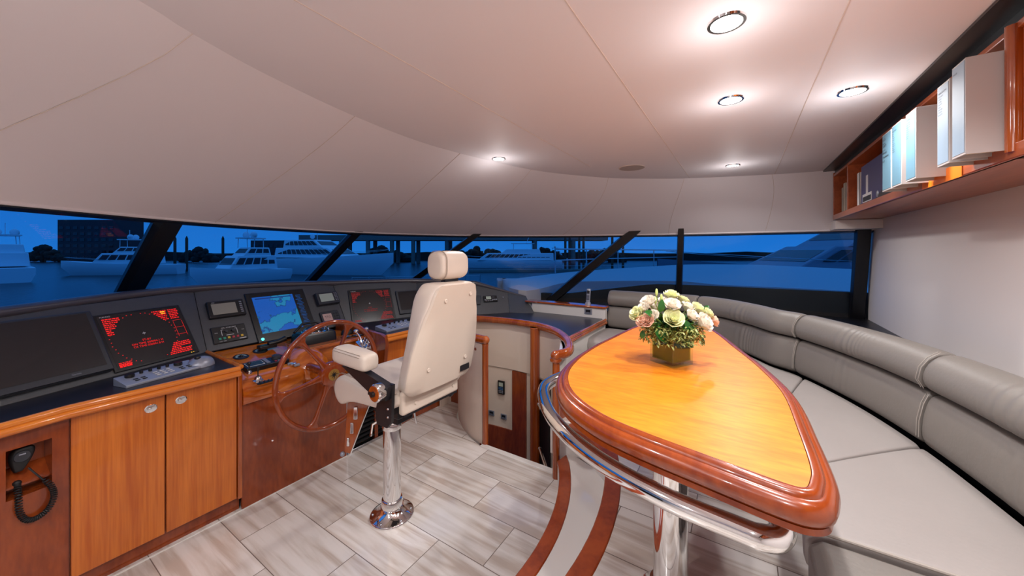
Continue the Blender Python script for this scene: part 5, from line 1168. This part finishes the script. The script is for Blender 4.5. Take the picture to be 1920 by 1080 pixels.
book(3.44, 3.50, 2.16, -.70, .22, 'white', 'thin white book right beside the navy catalogue'); book(3.52, 3.58, 2.15, -.72, .22, 'binder_white', 'off white book leaning at the divider')
xx = 3.76
for i, (w_, h_, m, lab) in enumerate(((.035, .27, 'page', 'first cream paperback from the divider in the far compartment'), (.05, .26, 'page2', 'grey brown paperback second from the divider'), (.04, .28, 'page', 'tall cream book third from the divider'), (.06, .25, 'page2', 'wide grey book fourth from the divider'), (.05, .27, 'page', 'cream book fifth from the divider'), (.06, .24, 'page2', 'short grey book nearest the end panel'))):
    book(xx, xx + w_, 1.90 + h_, -.72, .2, m, lab); xx += w_ + .006

#@@LAMPS
# ================================================================== CEILING FITTINGS
names = ['largest bright downlight at the top of the ceiling', 'second downlight in the middle ceiling row', 'downlight beside the bookcase', 'small far downlight near the window end of the row', 'downlight at the curved ceiling edge over the helm chair',
         'added unseen downlight overhead behind the camera', 'added unseen downlight, rearmost of the middle row', 'added unseen downlight above the sofa end behind the camera', 'added unseen downlight over the left rear corner', 'added unseen downlight over the left console']
for i, (x, y) in enumerate(LAMPS):
    o = thing('downlight', (x, y, CEIL), names[i], 'lamp', 'recessed ceiling downlights')
    b = MB(); b.lathe((x, y, CEIL - .006), [(.044, .008), (.045, 0), (.054, 0), (.056, .006)], 36, None, False); b.build('trim_ring', 'chrome', o)
    b = MB(); b.lathe((x, y, CEIL - .004), [(.045, .003), (.045, .001), (.001, .0)], 28); b.build('lens', 'downlight_glow', o)
sp = V(3.17, .80, CEIL); o = thing('ceiling_speaker', sp, 'round flush ceiling speaker between two downlights', 'speaker')
b = MB(); b.lathe(sp + V(0, 0, -.006), [(.105, .006), (.105, .001), (.098, 0), (.001, 0)], 40); b.build('grille', 'speaker', o)
b = MB(); b.tube([sp + V(math.cos(a) * .105, math.sin(a) * .105, -.002) for a in [2 * PI * k / 40 for k in range(40)]], .004, 6, loop=True); b.build('rim', 'seam', o)

#@@OUTSIDE
# ================================================================== OUTSIDE
WZ = -3.4
b = MB(); b.add([V(-900, -900, WZ), V(900, -900, WZ), V(900, 900, WZ), V(-900, 900, WZ)], [(0, 1, 2, 3)]); tag(b.build('harbour_water', 'water'), kind='structure')
# own side deck / coaming seen through the starboard windows
dk = thing('side_deck', (7, 1, -3), 'broad white curved boat deck just outside the starboard windows', 'deck')
edge = [onz(930, 530, 1.15), onz(987, 545, 1.12), onz(1060, 530, 1.12), onz(1130, 527, 1.12), onz(1266, 527, 1.12), onz(1350, 534, 1.12), onz(1480, 540, 1.12), onz(1605, 547, 1.12), onz(1700, 555, 1.12)]
edge2 = [onz(933, 527, 1.2), onz(985, 520, 1.2), onz(1080, 509, 1.2), onz(1180, 502, 1.2), onz(1290, 496, 1.2), onz(1400, 496, 1.2), onz(1500, 500, 1.2), onz(1605, 505, 1.2), onz(1700, 510, 1.2)]
b = MB(); secs = []
for a, c_ in zip(catmull(edge, 5), catmull(edge2, 5)):
    secs.append([V(a.x, a.y, -3.4), a, a.lerp(c_, .33) + V(0, 0, .05), a.lerp(c_, .66) + V(0, 0, .05), c_, V(c_.x, c_.y, -3.4)])
b.loft(secs, True, True); b.build('deck_surface', mat('deck_white', (176, 176, 180), .5), dk)
e2 = catmull(edge2, 5)
b = MB(); b.tube([p + V(0, 0, .45) for p in e2[8:20]], .018, 6); b.tube([p + V(0, 0, .24) for p in e2[8:20]], .012, 6)
for i in range(8, 20, 3): b.tube([e2[i], e2[i] + V(0, 0, .45)], .014, 6)
b.build('guard_rail', 'steel', dk)
def boatpt(px, t): q = (px - 960) / F; return V(t * (ct + q * st), t * (st - q * ct), WZ)
def yacht(px, t, L_, head, label, style='fly', hh=2.4, bm_=.24, m='boat'):
    """hull along local +x (bow); head in degrees relative to the viewer's right"""
    o0 = boatpt(px, t); a = TH - PI / 2 + math.radians(head); xd_ = V(math.cos(a), math.sin(a), 0); yd2 = V(-xd_.y, xd_.x, 0)
    def Q(x, y, z): return o0 + xd_ * x + yd2 * y + V(0, 0, z)
    o = thing('yacht', o0, label, 'boat', 'yachts moored across the harbour'); Bm = L_ * bm_
    b_ = MB(); secs = []
    for f_, w_, kx in ((0, .44, 0), (.2, .5, 0), (.5, .5, 0), (.7, .42, .0), (.85, .26, .0), (.95, .1, 0), (1.0, .01, 0)):
        z = hh * (.78 + .34 * f_ ** 2); x0 = -L_ / 2 + f_ * L_ * .90; x1 = -L_ / 2 + f_ * L_
        secs.append([Q(x0, -Bm * w_ * .7, -.3), Q(x1, -Bm * w_, z * .55), Q(x1, -Bm * w_, z), Q(x1, Bm * w_, z), Q(x1, Bm * w_, z * .55), Q(x0, Bm * w_ * .7, -.3)])
    b_.loft(secs, True, True); b_.build('hull', m, o)
    def house(x0, x1, z0, z1, w_, rake0, rake1, name='deckhouse', band=True):
        b2 = MB(); w2 = Bm * w_
        b2.add([Q(x0, -w2, z0), Q(x1, -w2, z0), Q(x1, w2, z0), Q(x0, w2, z0), Q(x0 + rake0, -w2 * .9, z1), Q(x1 - rake1, -w2 * .8, z1), Q(x1 - rake1, w2 * .8, z1), Q(x0 + rake0, w2 * .9, z1)], [(3, 2, 1, 0), (4, 5, 6, 7), (0, 1, 5, 4), (1, 2, 6, 5), (2, 3, 7, 6), (3, 0, 4, 7)])
        ob = b2.build(name, m, o, bevel=.12)
        if band:
            zz0, zz1 = z0 + (z1 - z0) * .38, z0 + (z1 - z0) * .84; b3 = MB(); nw = max(3, int((x1 - x0) / 1.6)); e_ = .06
            for s_ in (-1, 1):
                for k in range(nw):
                    def E(f_, z): g_ = (z - z0) / (z1 - z0); xa = x0 + rake0 * g_; xb = x1 - rake1 * g_; return Q(xa + (xb - xa) * (.05 + .9 * f_), s_ * (w2 * (1 - .15 * g_) + e_), z)
                    b3.add([E((k + .08) / nw, zz0), E((k + .92) / nw, zz0), E((k + .92) / nw, zz1), E((k + .08) / nw, zz1)], [(0, 1, 2, 3)])
            def Fp(s_, z): g_ = (z - z0) / (z1 - z0); return Q(x1 - rake1 * g_ + e_, s_ * w2 * (1 - .2 * g_) * .85, z)
            b3.add([Fp(-1, zz0), Fp(1, zz0), Fp(1, zz1), Fp(-1, zz1)], [(0, 1, 2, 3)]); b3.build('windows', 'boat_dark', ob)
        return ob
    H0 = hh * .85
    if style == 'fly':
        house(-L_ * .32, L_ * .22, H0, H0 + 2.3, .42, .2, 1.6); house(-L_ * .26, L_ * .06, H0 + 2.2, H0 + 3.7, .34, .3, 1.3)
        b_ = MB(); b_.loft([[Q(x, y, H0 + 5.3 + .1 * (1 - abs(y) / 3)) for y in (-Bm * .3, 0, Bm * .3)] + [Q(x, y, H0 + 5.15) for y in (Bm * .3, 0, -Bm * .3)] for x in (-L_ * .2, L_ * .02)], True, True)
        for x in (-L_ * .18, 0): 
            for s_ in (-1, 1): b_.tube([Q(x, s_ * Bm * .26, H0 + 3.6), Q(x, s_ * Bm * .24, H0 + 5.2)], .06, 6)
        b_.build('hardtop', m, o)
        b_ = MB(); b_.ball(Q(-L_ * .08, .9, H0 + 5.8), (.55, .55, .6)); b_.ball(Q(-L_ * .08, -.9, H0 + 5.8), (.55, .55, .6)); b_.tube([Q(-L_ * .05, 0, H0 + 5.3), Q(-L_ * .05, 0, H0 + 7.4)], .05, 5); b_.build('radar_domes', m, o)
    elif style == 'sleek':
        house(-L_ * .36, L_ * .20, H0, H0 + 2.2, .42, .1, 4.5); house(-L_ * .30, L_ * .04, H0 + 2.1, H0 + 4.0, .36, .1, 3.2)
        b_ = MB(); b_.tube([Q(-L_ * .1, 0, H0 + 4), Q(-L_ * .1, 0, H0 + 6)], .07, 5); b_.ball(Q(-L_ * .14, 0, H0 + 4.8), (.5, .5, .55)); b_.build('mast', m, o)
    elif style == 'long':
        house(-L_ * .42, L_ * .30, H0, H0 + 2.2, .42, .1, 3.0); house(-L_ * .30, L_ * .08, H0 + 2.1, H0 + 3.4, .34, .4, 1.8, band=False)
        b_ = MB(); b_.loft([[Q(x, y, H0 + z) for y, z in ((-Bm * .3, 5.0), (Bm * .3, 5.0), (Bm * .3, 5.2), (-Bm * .3, 5.2))] for x in (-L_ * .24, -L_ * .02)], True, True)
        for x in (-L_ * .22, -L_ * .04):
            for s_ in (-1, 1): b_.tube([Q(x, s_ * Bm * .27, H0 + 3.3), Q(x, s_ * Bm * .27, H0 + 5.1)], .06, 6)
        b_.tube([Q(-L_ * .16, 0, H0 + 5), Q(-L_ * .2, 0, H0 + 8)], .09, 5); b_.build('hardtop', m, o)
    b_ = MB()
    pr_ = [Q(-L_ / 2 + f_ * L_, s_ * Bm * w_ * .95, hh * (.78 + .34 * f_ ** 2) + .75) for s_ in (-1,) for f_, w_ in ((.55, .48), (.7, .41), (.85, .25), (.97, .05))]
    b_.tube(pr_, .03, 5); b_.tube([Q(-L_ / 2 + f_ * L_, Bm * w_ * .95, hh * (.78 + .34 * f_ ** 2) + .75) for f_, w_ in ((.55, .48), (.7, .41), (.85, .25), (.97, .05))], .03, 5); b_.build('bow_rail', 'steel', o)
    return o
yacht(8, 62, 20, 150, 'white motor yacht cut off by the left edge of the photograph', 'fly', 3.0)
yacht(232, 78, 20, 200, 'flybridge yacht seen through the leftmost window beside the first mullion', 'fly', 2.8)
yacht(455, 60, 15, 250, 'fishing yacht with two radar domes in the second window', 'fly', 2.4, .30)
yacht(617, 80, 34, -18, 'sleek big yacht with long pointed bow in the third window', 'sleek', 4.3)
yacht(955, 110, 32, 178, 'long low yacht with a row of square windows right of the headrest', 'long', 2.8, .2)
yacht(1036, 190, 16, 170, 'tiny distant white boat under the bridge', 'fly', 2.0)
yacht(1560, 34, 34, 183, 'large grey lit yacht moored close outside the starboard window', 'sleek', 3.9, .24, 'boat_grey')
# bridge on piers
br_ = thing('bridge', boatpt(800, 140), 'dark elevated road bridge behind the yachts', 'bridge')
a, c_ = boatpt(560, 150), boatpt(1140, 150); x = (c_ - a).normalized(); y = V(-x.y, x.x, 0)
b = MB(); b.quadbox([a + V(0, 0, 9.8), c_ + V(0, 0, 9.8), c_ + V(0, 0, 12), a + V(0, 0, 12)], y, 12); b.build('deck', 'concrete', br_)
for px in (640, 690, 735, 775, 838, 1003, 1075):
    q = boatpt(px, 151); b = MB(); b.lathe(q + V(0, 0, -.5), [(.9, 0), (.9, 11)], 14); b.lathe(q + y * 8 + V(0, 0, -.5), [(.9, 0), (.9, 11)], 14); b.build('pier', 'concrete', br_)
for i, px in enumerate((1060, 1068, 1086, 1094, 1148, 1168, 328, 350, 418)):
    q = boatpt(px, 95); b = MB(); b.lathe(q, [(.32, -.5), (.32, 8.5 if px < 1100 else 9.5), (.05, 9.2 if px < 1100 else 10.2)], 10)
    tag(b.build('mooring_pile', 'pile'), 'brown timber pile number %s seen from the left of the harbour' % ('one two three four five six seven eight nine'.split()[i]) if False else ['timber pile, leftmost of the tall pair right of the long yacht', 'timber pile, right one of the tall pair right of the long yacht', 'timber pile, third one right of the long yacht', 'timber pile, fourth one right of the long yacht', 'tall pile seen just left of the starboard mullion', 'tall pile nearest the starboard mullion', 'dark pile left of the two dome yacht', 'thin dark pile in front of the second window yacht', 'dark pile rising behind the two radar domes'][i], 'pile', 'harbour piles')
# floating docks
for (x0, x1, t_, lab) in ((660, 900, 48, 'floating dock with mooring lines in front of the pointed bow'), (880, 1260, 85, 'long floating dock in front of the long low yacht')):
    a, c_ = boatpt(x0, t_), boatpt(x1, t_ * 1.1); x = (c_ - a).normalized(); y = V(-x.y, x.x, 0); d = thing('floating_dock', a, lab, 'dock')
    b = MB(); b.quadbox([a, c_, c_ + V(0, 0, .6), a + V(0, 0, .6)], y, 2.2); b.build('deck', 'concrete', d)
    b = MB()
    for k in range(9): q = a.lerp(c_, k / 8); b.tube([q + V(0, 0, .5), q + V(0, 0, 1.6)], .07, 6)
    b.tube([a + V(0, 0, 1.5), c_ + V(0, 0, 1.5)], .04, 5); b.build('posts', 'steel', d)
# trees and buildings on the far shore
rvx = V(st, -ct, 0)
def tree(px, t_, r_, hgt, lab):
    q = boatpt(px, t_); o = thing('tree', q, lab, 'tree', 'dark trees on the far shore'); rnd_ = random.Random(px); b_ = MB()
    b_.tube([q, q + V(0, 0, hgt * .6)], .3, 6); b_.build('trunk', 'pile', o); b_ = MB()
    for k in range(46):
        u = rnd_.uniform(-1, 1); b_.ball(q + rvx * u * r_ * 1.7 + V(0, 0, hgt * (.12 + rnd_.uniform(0, .62) * (1 - abs(u) ** 2))), [r_ * rnd_.uniform(.22, .42) for _ in range(3)], 8, 5)
    b_.build('crown', 'tree', o)
for px, r_, hg, lab in ((85, 5, 10, 'dark tree between the leftmost yacht and the building'), (372, 5, 8, 'low dark tree in the second window'), (560, 6, 9, 'dark tree behind the sleek yacht'), (720, 7, 8, 'dark tree under the bridge left of the chair'), (850, 5, 8, 'dark tree under the bridge behind the headrest'), (905, 6, 9, 'dark tree right of the headrest'), (1022, 5, 8, 'dark tree right of the long yacht'), (1130, 6, 8, 'dark tree near the starboard mullion')):
    tree(px, 175, r_, hg, lab)
for px0, px1, hg, lab in ((108, 215, 22, 'dim apartment block behind the leftmost window'), (470, 540, 11, 'low building behind the two dome yacht')):
    a, c_ = boatpt(px0, 190), boatpt(px1, 190); x = (c_ - a).normalized(); y = V(-x.y, x.x, 0); o = thing('building', a, lab, 'building')
    b = MB(); b.quadbox([a, c_, c_ + V(0, 0, hg), a + V(0, 0, hg)], y, 15); b.build('walls', 'facade', o)
    L_ = (c_ - a).length
    for fl in range(int(hg / 3.2)):
        b = MB(); 
        for k in range(8): b.quadbox([a + x * (L_ * (k + .2) / 8) + V(0, 0, fl * 3.2 + 1), a + x * (L_ * (k + .8) / 8) + V(0, 0, fl * 3.2 + 1), a + x * (L_ * (k + .8) / 8) + V(0, 0, fl * 3.2 + 2.5), a + x * (L_ * (k + .2) / 8) + V(0, 0, fl * 3.2 + 2.5)], -y, .15)
        b.build('window_row', 'boat_dark', o)
a, c_ = boatpt(-2500, 200), boatpt(1900, 200)
b = MB(); P_ = [boatpt(px, 210) for px in range(-600, 1800, 100)]
b.loft([[p + V(0, 0, -1), p + V(0, 0, 4.2 + 1.0 * math.sin(i * 2.3)), p + (p - V(0, 0, WZ)).normalized() * 20 + V(0, 0, 4), p + (p - V(0, 0, WZ)).normalized() * 20 + V(0, 0, -1)] for i, p in enumerate(P_)], True, True); tag(b.build('far_shore', 'tree'), kind='structure')
for o in list(bpy.data.objects):
    if '_o' in o.keys(): del o['_o']
